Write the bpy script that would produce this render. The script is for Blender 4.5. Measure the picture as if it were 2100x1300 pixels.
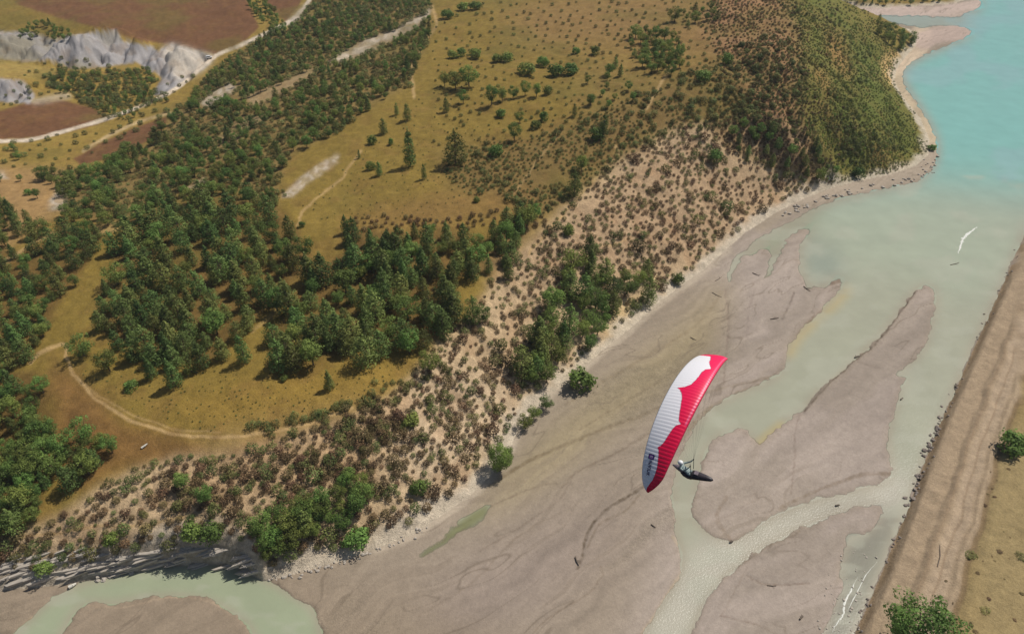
import bpy, bmesh, math, random
import numpy as np
from mathutils import Vector, Matrix, Euler

for o in list(bpy.data.objects): bpy.data.objects.remove(o)
SC = bpy.context.scene
COL = SC.collection
R = math.radians

# ------------------------------------------------------------------ camera
F, PITCH, CZ = 1419.0, R(37.0), 140.0          # focal length in photo pixels (2100 wide), tilt, height over the river
cam_d = bpy.data.cameras.new('camera'); cam = bpy.data.objects.new('camera', cam_d); COL.objects.link(cam)
cam_d.sensor_width = 36.0; cam_d.lens = 36.0 * F / 2100.0
cam_d.clip_start = 0.5; cam_d.clip_end = 9000.0
cam.location = (0, 0, CZ); cam.rotation_euler = (R(90) - PITCH, 0, 0)
SC.camera = cam

# ------------------------------------------------------------------ light
SUN_EL, SUN_AZ = R(56.0), R(57.0)              # azimuth clockwise from +Y (view direction)
world = bpy.data.worlds.new('World'); SC.world = world; world.use_nodes = True
wn = world.node_tree.nodes; wl = world.node_tree.links; wn.clear()
wo = wn.new('ShaderNodeOutputWorld'); bg = wn.new('ShaderNodeBackground'); sky = wn.new('ShaderNodeTexSky')
sky.sky_type = 'NISHITA'; sky.sun_disc = False; sky.sun_elevation = SUN_EL; sky.sun_rotation = SUN_AZ
sky.air_density = 1.0; sky.dust_density = 1.5; sky.ozone_density = 1.0
bg.inputs['Strength'].default_value = 0.060
wl.new(sky.outputs[0], bg.inputs[0]); wl.new(bg.outputs[0], wo.inputs[0])
sun_d = bpy.data.lights.new('sun', 'SUN'); sun = bpy.data.objects.new('sun', sun_d); COL.objects.link(sun)
sun_d.energy = 3.95; sun_d.angle = R(0.53); sun_d.color = (1.0, 0.95, 0.87)
sd = Vector((math.sin(SUN_AZ) * math.cos(SUN_EL), math.cos(SUN_AZ) * math.cos(SUN_EL), math.sin(SUN_EL)))
sun.rotation_euler = sd.to_track_quat('Z', 'Y').to_euler()
sun.location = (200, 200, 400)
SC.view_settings.view_transform = 'Standard'; SC.view_settings.look = 'None'
SC.view_settings.exposure = 0.0; SC.view_settings.gamma = 1.0
SC.render.engine = 'CYCLES'
SC.cycles.max_bounces = 5; SC.cycles.diffuse_bounces = 2; SC.cycles.glossy_bounces = 2
SC.cycles.transparent_max_bounces = 8; SC.cycles.sample_clamp_indirect = 4.0
SC.cycles.use_denoising = True

# ------------------------------------------------------------------ survey helpers (photo point <-> place on the ground)
cP, sP = math.cos(PITCH), math.sin(PITCH)
def unproj(px, py, z):
    px = np.asarray(px, float); py = np.asarray(py, float); z = np.asarray(z, float)
    u = 650.0 - py
    dx = px - 1050.0; dy = F * cP + u * sP; dz = -F * sP + u * cP
    t = (z - CZ) / dz
    return np.stack([dx * t, dy * t, z + 0 * t], -1)
def proj(x, y, z):
    d = y * cP - (z - CZ) * sP; u = y * sP + (z - CZ) * cP
    d = np.maximum(d, 1.0)
    return 1050 + F * x / d, 650 - F * u / d, d

def hash2(ix, iy, seed):
    n = (ix.astype(np.int64) * 374761393 + iy.astype(np.int64) * 668265263 + seed * 1442695041) & 0xffffffff
    n = ((n ^ (n >> 13)) * 1274126177) & 0xffffffff
    return ((n ^ (n >> 16)) & 0xffffff) / float(0xffffff)
def vnoise(x, y, seed=0):
    x0 = np.floor(x); y0 = np.floor(y); fx = x - x0; fy = y - y0
    fx = fx * fx * (3 - 2 * fx); fy = fy * fy * (3 - 2 * fy)
    a = hash2(x0, y0, seed); b = hash2(x0 + 1, y0, seed); c = hash2(x0, y0 + 1, seed); d = hash2(x0 + 1, y0 + 1, seed)
    return (a * (1 - fx) + b * fx) * (1 - fy) + (c * (1 - fx) + d * fx) * fy
def fbm(x, y, seed=0, octs=4, gain=0.5):
    s = 0; a = 1.0; t = 0
    for i in range(octs):
        s = s + a * vnoise(x * 2 ** i + 17.3 * i, y * 2 ** i - 9.1 * i, seed + i); t += a; a *= gain
    return s / t
def sstep(a, b, x):
    t = np.clip((x - a) / (b - a), 0, 1); return t * t * (3 - 2 * t)

def seg_sdf(poly, x, y):
    """signed distance to a closed polygon, positive inside"""
    P = np.asarray(poly, float); n = len(P)
    d2 = np.full(x.shape, 1e18); ins = np.zeros(x.shape, bool)
    for i in range(n):
        ax, ay = P[i]; bx, by = P[(i + 1) % n]
        ex, ey = bx - ax, by - ay; L = ex * ex + ey * ey + 1e-9
        t = np.clip(((x - ax) * ex + (y - ay) * ey) / L, 0, 1)
        d2 = np.minimum(d2, (x - ax - t * ex) ** 2 + (y - ay - t * ey) ** 2)
        c = ((ay > y) != (by > y))
        if abs(by - ay) > 1e-9:
            ins ^= c & (x < (bx - ax) * (y - ay) / (by - ay) + ax)
    d = np.sqrt(d2)
    return np.where(ins, d, -d)
def inside(poly, x, y):
    P = np.asarray(poly, float); n = len(P); ins = np.zeros(np.shape(x), bool)
    for i in range(n):
        ax, ay = P[i]; bx, by = P[(i + 1) % n]
        if abs(by - ay) < 1e-9: continue
        ins ^= ((ay > y) != (by > y)) & (x < (bx - ax) * (y - ay) / (by - ay) + ax)
    return ins

# ------------------------------------------------------------------ terrain survey
FOOT = [(-500, 1290), (-200, 1235), (0, 1212), (90, 1203), (150, 1197), (220, 1183), (330, 1163), (400, 1158), (450, 1158), (500, 1170), (540, 1192), (575, 1186), (640, 1168),
        (700, 1152), (770, 1126), (850, 1095), (900, 1062), (960, 1020), (1010, 972), (1045, 925), (1062, 880), (1090, 845), (1150, 792), (1200, 750),
        (1250, 708), (1300, 668), (1345, 626), (1390, 592), (1440, 556), (1490, 512), (1530, 477), (1590, 438), (1640, 412), (1700, 388), (1760, 372), (1830, 358), (1880, 340), (1905, 318),
        (1905, 285), (1888, 245), (1850, 200), (1833, 165), (1840, 140), (1862, 112), (1878, 95), (1882, 78), (1868, 62), (1830, 54), (1760, 44), (1690, 34), (1600, 12),
        (1500, -40), (1300, -140), (1000, -235), (-2500, -235), (-2500, 1300)]
FOOT_W = unproj([p[0] for p in FOOT], [p[1] for p in FOOT], 0.0)[:, :2]
SPIT = [(1500, -30), (1640, 2), (1740, 16), (1790, 18), (1870, 15), (1960, 8), (1990, -5), (1995, -30), (1975, -90), (1900, -200), (1300, -235), (1400, -120)]
SPIT_W = unproj([p[0] for p in SPIT], [p[1] for p in SPIT], 0.0)[:, :2]
EMB = [(2420, -120), (2260, 180), (2160, 372), (2100, 488), (2050, 598), (2000, 708), (1960, 798), (1922, 880), (1893, 955), (1872, 1015), (1842, 1090), (1812, 1165), (1778, 1245), (1752, 1300), (1715, 1400), (1680, 1500), (4000, 1500), (4000, -120)]
EMB_W = unproj([p[0] for p in EMB], [p[1] for p in EMB], 0.0)[:, :2]
K = 0.5
CTRL = [(100,1130,12),(330,1110,16),(450,1105,17),(540,1110,15),(700,1090,10),(850,1035,9),(980,910,9),(1030,830,9),(1140,730,9),(1250,630,10),(1360,545,10),(1480,455,10),(1600,370,10),(1720,330,12),(1840,300,9),
        (60,1010,20),(250,930,25),(450,900,28),(640,850,29),(780,780,30),(880,690,31),(950,610,32),(1010,540,33),(1100,450,36),(1180,380,40),(1280,300,48),(1380,240,56),(1500,200,62),(1600,180,64),
        (150,800,27),(400,800,30),(650,770,31),(300,600,34),(500,550,36),(800,600,34),(0,700,26),(0,900,18),(-300,800,20),(150,480,32),(0,520,28),(-300,550,26),(-300,1050,14),
        (650,420,38),(800,420,40),(950,400,42),(1050,300,46),(900,280,46),(750,330,42),(850,150,52),(1000,150,55),(1150,150,58),(1300,120,64),(900,30,54),(1100,20,62),(1300,20,70),(1450,80,74),(1500,0,78),(1640,0,80),(1650,90,76),(1680,200,60),(1700,290,36),
        (1720,60,66),(1760,150,48),(1800,220,32),(1850,270,16),(1800,300,20),(1790,90,36),(1820,140,16),
        (600,330,40),(500,330,36),(400,380,33),(300,400,28),(400,250,27),(600,200,40),(750,150,47),(700,50,40),(600,100,32),(450,170,20),(250,330,18),(100,390,20),(-200,400,18),
        (0,290,14),(200,250,14),(400,185,15),(400,-60,30),(800,-60,50),(1200,-80,66),(100,-60,34)]
CTRL = [(a, b, c * K) for a, b, c in CTRL]
CTRL += [(300,40,15.5),(100,15,16),(480,60,15),(445,112,12),(200,62,15),(380,98,13.5),(200,140,5.5),(95,112,6),(30,190,6),(0,140,11),(-150,140,11),(150,152,8),(290,140,5.5),(250,220,6),(100,240,7),(0,240,8),(-200,250,8),
         (310,160,6),(350,170,7),(560,50,17),(620,10,20),(0,60,12),(-200,60,14),(60,70,12),(-200,0,17),(150,120,6)]
c_ = np.array(CTRL)
CW = unproj(c_[:, 0], c_[:, 1], c_[:, 2])
def tps_k(r2): return 0.5 * r2 * np.log(r2 + 1e-9)
SCL = 100.0
cx, cy, cz = CW[:, 0] / SCL, CW[:, 1] / SCL, CW[:, 2]
n_ = len(cx)
A_ = np.zeros((n_ + 3, n_ + 3))
A_[:n_, :n_] = tps_k((cx[:, None] - cx) ** 2 + (cy[:, None] - cy) ** 2) + np.eye(n_) * 0.004
A_[:n_, n_] = 1; A_[:n_, n_ + 1] = cx; A_[:n_, n_ + 2] = cy; A_[n_:, :n_] = A_[:n_, n_:].T
W_ = np.linalg.solve(A_, np.r_[cz, 0, 0, 0])
def tps(x, y):
    sh = np.shape(x); x = np.ravel(x) / SCL; y = np.ravel(y) / SCL; out = np.empty(len(x))
    for i in range(0, len(x), 40000):
        a = x[i:i + 40000]; b = y[i:i + 40000]
        out[i:i + 40000] = tps_k((a[:, None] - cx) ** 2 + (b[:, None] - cy) ** 2) @ W_[:n_] + W_[n_] + W_[n_ + 1] * a + W_[n_ + 2] * b
    return out.reshape(sh)

# ------------------------------------------------------------------ zone polygons (photo points)
WATER = [(1490,578),(1499,535),(1540,500),(1600,463),(1660,432),(1720,408),(1800,390),(1880,374),(1902,358),(1920,335),(1924,297),(1910,262),(1880,212),(1852,172),(1850,147),(1876,122),(1930,98),(1988,76),(2012,63),(1990,57),(1940,53),(1890,58),(1840,50),(1740,30),(1770,34),(1870,31),(1965,36),(1985,25),(2020,17),(2016,5),(2000,-14),(1985,-60),(1940,-200),(2460,-200),
         (2420,-120),(2260,180),(2160,372),(2100,488),(2050,598),(2000,708),(1960,798),(1922,880),(1893,955),(1872,1015),(1842,1090),(1812,1165),(1778,1245),(1752,1300),(1715,1400),(1680,1500),
         (1200,1500),(1310,1312),(1360,1232),(1398,1172),(1400,1132),(1381,1090),(1386,1060),(1379,1010),(1385,960),(1400,920),(1425,872),(1460,832),(1520,802),(1600,770),
         (1611,735),(1613,703),(1633,685),(1665,650),(1695,625),(1728,592),(1735,568),(1715,563),(1692,592),(1657,594),(1650,580),(1637,550),(1640,500),(1657,486),(1674,452),(1640,470),(1613,490),(1592,540),(1577,565),(1560,592),(1571,553),(1581,520),(1580,503),(1517,533),(1507,560),(1498,582)]
BAR2 = [(1885,588),(1860,620),(1840,650),(1800,700),(1755,735),(1740,757),(1700,785),(1670,815),(1650,840),(1633,850),(1602,870),(1573,905),(1563,917),(1545,905),(1532,882),(1500,880),(1465,900),(1445,925),(1435,960),(1430,1000),(1418,1030),(1417,1060),(1440,1080),(1470,1100),(1500,1112),(1540,1090),(1580,1062),(1650,1032),(1720,1012),(1800,992),(1834,977),(1826,950),(1820,920),(1820,900),(1830,850),(1845,800),(1868,772),(1880,766),(1850,772),(1830,770),(1870,742),(1895,715),(1910,660),(1921,612),(1916,590),(1900,582)]
BAR3 = [(1350,1420),(1420,1298),(1450,1222),(1500,1172),(1560,1125),(1640,1083),(1720,1052),(1780,1037),(1812,1030),(1808,1055),(1797,1078),(1765,1095),(1742,1100),(1726,1140),(1718,1185),(1737,1192),(1722,1212),(1702,1250),(1686,1300),(1670,1350),(1600,1500),(1300,1500)]
POOL = [(30,1300),(100,1230),(160,1196),(260,1170),(330,1155),(420,1150),(500,1162),(545,1190),(572,1196),(592,1216),(640,1240),(658,1285),(664,1345),(640,1420),(580,1420),(540,1345),(510,1280),(450,1238),(380,1222),(300,1226),(240,1238),(175,1236),(150,1258),(128,1300),(105,1345),(60,1420),(-60,1420),(0,1345)]
POND = [(855,1143),(880,1118),(920,1085),(965,1050),(1005,1030),(1000,1058),(960,1088),(900,1126),(868,1150)]

A1 = [(190,640),(205,590),(228,540),(248,470),(330,425),(440,397),(560,415),(612,465),(645,555),(590,592),(555,638),(475,688),(462,722),(410,752),(330,740),(270,715),(235,692),(190,665)]
A2 = [(605,600),(660,550),(720,500),(790,490),(870,530),(930,580),(942,635),(905,688),(830,706),(780,722),(660,745),(560,748),(545,705),(580,650)]
B1 = [(-300,490),(60,515),(105,485),(130,460),(205,468),(203,492),(165,560),(120,630),(85,690),(60,735),(0,755),(-300,830)]
C1 = [(-300,790),(0,765),(60,762),(102,775),(112,800),(92,832),(118,855),(120,892),(138,922),(128,970),(92,1000),(78,1052),(0,1088),(-300,1160)]
C2 = [(150,890),(178,872),(238,908),(222,925),(195,945),(160,985),(138,985),(150,955),(190,905)]
D1 = [(80,350),(140,345),(215,345),(235,312),(300,300),(320,275),(345,245),(350,225),(400,205),(412,165),(452,138),(485,108),(560,62),(600,52),(640,5),(690,-60),(880,-60),(882,70),(830,180),(720,240),(690,270),(605,312),(572,362),(570,420),(440,392),(330,420),(245,462),(200,452),(135,445),(130,395)]
D1X = [[(672,128),(740,84),(800,64),(872,28),(885,10),(880,35),(850,62),(760,104),(690,134)], [(405,212),(470,168),(485,182),(432,222)], [(375,392),(425,362),(420,388)], [(500,200),(640,140),(650,152),(520,218)], [(640,12),(590,62),(560,80),(575,60)]]
E1 = [(-150,400),(0,405),(40,425),(92,470),(0,505),(-150,520)]
F1 = [(690,478),(720,462),(800,478),(850,476),(880,460),(940,475),(1000,488),(1040,450),(1080,418),(1106,420),(1100,455),(1060,505),(1040,555),(980,565),(930,575),(880,550),(800,532),(720,512)]
G1 = [(1150,605),(1165,552),(1185,520),(1215,512),(1230,545),(1255,566),(1280,550),(1330,550),(1345,580),(1343,615),(1310,605),(1270,605),(1245,645),(1248,692),(1212,720),(1190,705),(1152,745),(1150,785),(1112,795),(1085,770),(1065,738),(1098,695),(1122,645)]
H1 = [(520,1090),(560,1050),(600,1030),(650,1020),(690,985),(738,970),(758,995),(740,1035),(730,1065),(690,1085),(620,1095),(600,1118),(578,1145),(545,1150),(530,1110)]
I1 = [(1290,75),(1320,58),(1390,70),(1400,120),(1380,150),(1330,140),(1295,110)]
I2 = [(1480,270),(1540,250),(1600,265),(1660,278),(1692,310),(1722,350),(1690,372),(1640,350),(1560,340),(1500,320)]
I3 = [(1795,48),(1830,58),(1870,78),(1884,100),(1860,104),(1830,86),(1800,64)]
I4 = [(1385,25),(1470,12),(1475,42),(1400,52)]
HEDGE = [(480,-20),(515,-25),(560,15),(585,50),(600,62),(575,68),(545,50),(520,18)]
MV = [(100,150),(160,140),(215,150),(300,140),(330,180),(310,200),(345,205),(250,250),(160,200),(110,180)]
SCREE = [(-300,1150),(0,1108),(120,1060),(200,1000),(280,960),(360,935),(470,930),(560,905),(700,862),(820,800),(860,760),(895,705),(960,655),(1010,575),(1080,512),(1180,405),(1280,322),(1380,268),(1450,250),(1500,310),(1600,345),(1700,372),(1640,420),(1540,490),(1440,565),(1380,600),(1250,720),(1070,880),(1000,990),(900,1080),(770,1140),(640,1180),(540,1210),(330,1180),(150,1215),(-300,1260)]
HEATH = [(900,300),(1060,290),(1180,250),(1260,220),(1340,180),(1420,140),(1600,60),(1650,140),(1640,260),(1480,260),(1380,268),(1280,322),(1180,405),(1110,440),(1060,420),(1010,390),(960,400),(900,360)]
RIDGE = [(1480,-60),(1620,-60),(1650,60),(1660,180),(1640,280),(1560,290),(1540,180),(1480,120),(1440,60)]
FLANK = [(1600,-80),(1720,-10),(1800,65),(1840,120),(1860,200),(1915,300),(1900,345),(1850,352),(1760,368),(1700,378),(1680,300),(1640,200),(1650,90)]
MARL = [[(-150,62),(60,66),(110,80),(150,72),(240,62),(252,85),(310,95),(342,120),(312,150),(280,128),(215,138),(148,142),(100,122),(50,128),(0,122),(-150,122)],
        [(330,100),(352,90),(442,116),(422,140),(392,158),(347,192),(312,197),(332,162),(312,140)],
        [(-150,158),(0,160),(50,166),(72,196),(62,214),(0,208),(-150,202)]]
FIELDS = [[(30,8),(60,-60),(480,-60),(520,30),(531,58),(500,86),(440,112),(380,98),(280,82),(210,60),(130,40)], [(540,0),(560,-60),(650,-60),(612,14),(586,46),(562,25)],
          [(-200,290),(-200,215),(0,228),(60,210),(130,206),(190,222),(235,242),(180,262),(100,280),(0,286)], [(150,325),(210,292),(270,264),(345,238),(335,262),(300,292),(230,325),(165,340)]]

# ------------------------------------------------------------------ colour canvas over the photo plane
CX0, CY0, CS = -500, -240, 2.0
CWD, CHT = 1550, 900
gx, gy = np.meshgrid(CX0 + CS * (np.arange(CWD) + 0.5), CY0 + CS * (np.arange(CHT) + 0.5))
def blur(m, s):
    r = max(1, int(s * 2.5)); k = np.exp(-0.5 * (np.arange(-r, r + 1) / s) ** 2); k /= k.sum()
    def conv(a):
        p = np.pad(a, ((r, r), (0, 0)), mode='edge'); o = np.zeros_like(a)
        for i, w in enumerate(k): o += w * p[i:i + a.shape[0]]
        return o
    return conv(conv(m).T).T
def pmask(poly, soft=1.5):
    P = np.asarray(poly, float); m = np.zeros(gx.shape)
    x0 = max(0, int((P[:, 0].min() - CX0) / CS) - 2); x1 = min(CWD, int((P[:, 0].max() - CX0) / CS) + 3)
    y0 = max(0, int((P[:, 1].min() - CY0) / CS) - 2); y1 = min(CHT, int((P[:, 1].max() - CY0) / CS) + 3)
    if x1 <= x0 or y1 <= y0: return m
    m[y0:y1, x0:x1] = inside(P, gx[y0:y1, x0:x1], gy[y0:y1, x0:x1])
    if soft > 0:
        p = int(soft * 3) + 3; a0 = max(0, y0 - p); a1 = min(CHT, y1 + p); b0 = max(0, x0 - p); b1 = min(CWD, x1 + p)
        m[a0:a1, b0:b1] = blur(m[a0:a1, b0:b1], soft)
    return m
def stroke(pts, width, soft=1.0):
    """1 on a polyline of the given width in photo points (width may be a list), soft edge"""
    pts = np.asarray(pts, float); w = np.broadcast_to(width, (len(pts),)).astype(float)
    m = np.zeros(gx.shape)
    for i in range(len(pts) - 1):
        (ax, ay), (bx, by) = pts[i], pts[i + 1]; wm = max(w[i], w[i + 1]) + 4 * soft + 4
        x0 = max(0, int((min(ax, bx) - wm - CX0) / CS)); x1 = min(CWD, int((max(ax, bx) + wm - CX0) / CS) + 2)
        y0 = max(0, int((min(ay, by) - wm - CY0) / CS)); y1 = min(CHT, int((max(ay, by) + wm - CY0) / CS) + 2)
        if x1 <= x0 or y1 <= y0: continue
        X = gx[y0:y1, x0:x1]; Y = gy[y0:y1, x0:x1]; ex, ey = bx - ax, by - ay
        t = np.clip(((X - ax) * ex + (Y - ay) * ey) / (ex * ex + ey * ey + 1e-6), 0, 1)
        d = np.hypot(X - ax - t * ex, Y - ay - t * ey); ww = w[i] * (1 - t) + w[i + 1] * t
        m[y0:y1, x0:x1] = np.maximum(m[y0:y1, x0:x1], 1 - sstep(-soft, soft * 1.6, d - ww / 2))
    return m
def curve(pts, n=6):
    P = [np.array(p, float) for p in pts]; P = [2 * P[0] - P[1]] + P + [2 * P[-1] - P[-2]]; o = []
    for i in range(1, len(P) - 2):
        for k in range(n):
            t = k / n
            o.append(0.5 * (2 * P[i] + (P[i + 1] - P[i - 1]) * t + (2 * P[i - 1] - 5 * P[i] + 4 * P[i + 1] - P[i + 2]) * t * t + (3 * P[i] - P[i - 1] - 3 * P[i + 1] + P[i + 2]) * t ** 3))
    o.append(P[-2]); return np.array(o)
GK = 0.80                                        # photo value of a sunlit surface -> its albedo
def lin(c):
    c = np.asarray(c, float) / 255.0
    return np.where(c <= 0.04045, c / 12.92, ((c + 0.055) / 1.055) ** 2.4)
def alb(*c): return lin(c) * GK
class Canvas:
    def __init__(s, c): s.a = np.empty(gx.shape + (3,)); s.a[:] = alb(*c)
    def put(s, m, c, k=1.0):
        r = np.flatnonzero((m > 1e-3).any(1)); q = np.flatnonzero((m > 1e-3).any(0))
        if not len(r): return
        sl = (slice(r[0], r[-1] + 1), slice(q[0], q[-1] + 1)); w = (m[sl] * k)[..., None]; s.a[sl] = s.a[sl] * (1 - w) + alb(*c) * w
def look(arr, px, py):
    fx = np.clip((px - CX0) / CS - 0.5, 0, CWD - 1.001); fy = np.clip((py - CY0) / CS - 0.5, 0, CHT - 1.001)
    x0 = fx.astype(int); y0 = fy.astype(int); tx = fx - x0; ty = fy - y0
    if arr.ndim == 3: tx = tx[..., None]; ty = ty[..., None]
    return (arr[y0, x0] * (1 - tx) + arr[y0, x0 + 1] * tx) * (1 - ty) + (arr[y0 + 1, x0] * (1 - tx) + arr[y0 + 1, x0 + 1] * tx) * ty

# --- land
LAND = Canvas((144, 121, 57))
LAND.put(pmask([(-500,230),(0,100),(340,60),(640,-60),(640,20),(350,220),(200,345),(0,420),(-500,430)], 6), (160, 134, 66))
LAND.put(pmask([(-500,380),(0,340),(110,345),(150,420),(0,520),(-500,520)], 5), (172, 138, 90))
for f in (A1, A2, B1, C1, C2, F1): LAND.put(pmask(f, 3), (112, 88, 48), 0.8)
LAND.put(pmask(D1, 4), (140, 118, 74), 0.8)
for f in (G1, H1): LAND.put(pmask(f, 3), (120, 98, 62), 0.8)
LAND.put(pmask([(100,745),(160,770),(260,870),(420,905),(430,945),(260,960),(150,1010),(110,900)], 8), (138, 104, 58))
LAND.put(pmask([(560,760),(860,740),(850,800),(640,860),(420,880),(300,840)], 10), (152, 124, 58))
LAND.put(pmask([(1020,20),(1300,-40),(1480,0),(1540,90),(1400,130),(1260,100),(1080,95)], 14), (154, 122, 76), 0.85)
LAND.put(pmask([(1180,120),(1330,130),(1400,170),(1300,300),(1200,260)], 14), (150, 122, 72), 0.6)
LAND.put(pmask([(900,395),(1060,380),(1110,410),(1060,440),(960,460),(860,470),(700,465),(720,440)], 8), (148, 116, 66), 0.8)
LAND.put(pmask(HEATH, 8), (132, 108, 64), 0.85)
LAND.put(pmask(RIDGE, 8), (166, 126, 90), 0.9)
LAND.put(pmask(FLANK, 15), (104, 112, 48))
for p in ([(1690,50),(1720,70),(1750,160),(1735,165),(1700,120)], [(1660,140),(1690,140),(1715,200),(1700,205)], [(1670,200),(1690,210),(1745,300),(1730,300)], [(1790,300),(1830,310),(1815,340),(1795,330)]):
    LAND.put(pmask(p, 5), (176, 132, 82), 0.75)
LAND.put(pmask(SCREE, 5), (204, 176, 138))
LAND.put(pmask([(1450,250),(1560,240),(1660,270),(1700,372),(1600,345),(1500,310)], 6), (186, 154, 116), 0.9)
LAND.put(pmask([(1000,560),(1300,330),(1400,270),(1500,330),(1640,400),(1450,530),(1330,540),(1100,600)], 12), (186, 156, 122), 0.85)
for p in ([(880,760),(1060,760),(1060,880),(950,980),(820,1040),(800,900)],):
    LAND.put(pmask(p, 12), (214, 188, 154), 0.8)
LAND.put(pmask([(440,900),(700,850),(800,820),(760,980),(600,1010),(450,1060),(360,1000)], 14), (186, 152, 112), 0.6)
LAND.put(pmask([(1228,705),(1250,650),(1278,612),(1322,603),(1345,622),(1290,670),(1240,712)], 2), (222, 192, 142))
LAND.put(pmask([(1150,770),(1190,730),(1215,720),(1225,735),(1170,790)], 2), (222, 192, 142))
LAND.put(pmask([(1330,560),(1350,565),(1382,600),(1360,612)], 2), (220, 192, 145))
LAND.put(pmask([(1805,120),(1830,105),(1850,108),(1838,150),(1830,180),(1812,160)], 2), (214, 178, 118))
LAND.put(pmask([(1818,345),(1845,335),(1870,340),(1850,360),(1820,362)], 2), (212, 176, 116))
for p in (D1X[0], D1X[1], D1X[2], [(572,405),(610,370),(650,340),(695,312),(690,335),(640,372),(600,402)], [(95,432),(118,380),(140,372),(135,432)], [(0,350),(-200,345),(-200,380),(20,365)]):
    LAND.put(pmask(p, 1.5) * (0.45 + 0.55 * sstep(0.38, 0.56, fbm(gx / 9, gy / 6, 131, 3))), (206, 190, 168), 0.95)
for p in ([(500,200),(640,140),(650,152),(520,218)], [(430,290),(480,270),(500,285),(440,302)], [(455,265),(520,240),(560,225),(520,262)]):
    LAND.put(pmask(p, 2.5), (186, 160, 122), 0.7)
for f in FIELDS: LAND.put(pmask(f, 0.8), (124, 87, 58))
for f in MARL: LAND.put(pmask(f, 0.8), (170, 165, 163))
LAND.put(pmask([(330,100),(352,90),(442,116),(422,140),(392,158),(360,165)], 3), (208, 196, 178), 0.8)
LAND.put(pmask([(-200,122),(0,122),(60,132),(115,142),(110,162),(0,158),(-200,158)], 2), (172, 147, 80))
LAND.put(pmask([(60,205),(140,190),(150,200),(70,215)], 2), (200, 184, 160), 0.8)
ROAD = [(-300,302),(0,290),(60,287),(130,270),(230,240),(330,200),(380,168),(420,132),(452,110),(492,94),(560,62),(600,40),(632,5),(655,-50)]
LAND.put(stroke(curve(ROAD), 7, 0.8), (228, 210, 186))
LAND.put(pmask([(585,50),(620,15),(640,5),(628,25),(598,55)], 2), (216, 200, 182), 0.9)
LAND.put(stroke(curve([(170,310),(240,270),(300,245),(350,232)]), 5, 2), (214, 186, 140), 0.8)
for p, w, k in (([(60,745),(80,722),(132,708),(140,740),(155,772),(205,822),(282,866),(360,889),(450,893),(540,886),(640,866),(720,835)], 6, .75),
          ([(150,765),(200,808),(285,855),(365,880),(450,882)], 3, .5), ([(850,200),(845,140),(868,88),(895,52),(886,14)], 5, .7), ([(612,462),(620,440),(650,408),(700,365),(740,310)], 4, .6),
          ([(1085,520),(1130,468),(1170,425),(1225,362),(1268,322),(1264,300)], 4, .8), ([(1325,225),(1345,190),(1362,160),(1385,130)], 5, .7), ([(1050,400),(1110,320),(1150,270)], 4, .4),
          ([(-100,1106),(0,1105),(100,1096),(190,1078),(290,1075),(375,1058)], 4, .8), ([(370,1060),(420,1062),(460,1080)], 3, .6), ([(1235,505),(1265,500),(1300,488)], 3, .6), ([(70,730),(0,760)], 5, .5), ([(0,545),(60,505),(108,478)], 7, .5), ([(205,470),(235,465)], 20, .4), ([(580,600),(560,640),(520,680)], 10, .3)):
    LAND.put(stroke(curve(p), w, 1.5), (206, 172, 120), k)
# --- flats
FLAT = Canvas((162, 147, 129))
FLAT.put(pmask([(1400,500),(1600,420),(2000,400),(2100,500),(1850,1500),(1250,1500),(1330,1150),(1390,900),(1480,760),(1500,640)], 20), (181, 166, 153))
FLAT.put(pmask([(-500,1150),(560,1150),(760,1200),(1000,1250),(1050,1500),(-500,1500)], 30), (156, 139, 118), 0.8)
FLAT.put(pmask([(1000,1010),(1100,900),(1250,780),(1420,650),(1480,560),(1500,600),(1450,740),(1300,850),(1100,1000),(960,1080)], 14), (168, 152, 118), 0.85)
FLAT.put(pmask([(850,1230),(1000,1130),(1200,1050),(1330,1000),(1250,1150),(1100,1250),(950,1300)], 25), (162, 146, 136), 0.6)
WM0 = np.clip(sum(pmask(p, 0) for p in (WATER, POOL)) - pmask(BAR2, 0) - pmask(BAR3, 0), 0, 1)
WSH = blur(WM0, 1.6); WWD = blur(WM0, 8.0)
PONDM = pmask(POND, 3)
FLAT.put(np.clip(sstep(0.12, 0.6, WWD), 0, 1), (152, 136, 116), 0.35)
STRN = [fbm(gx / 7, gy / 5, 181, 3), fbm(gx / 7, gy / 5, 187, 3)]
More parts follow.
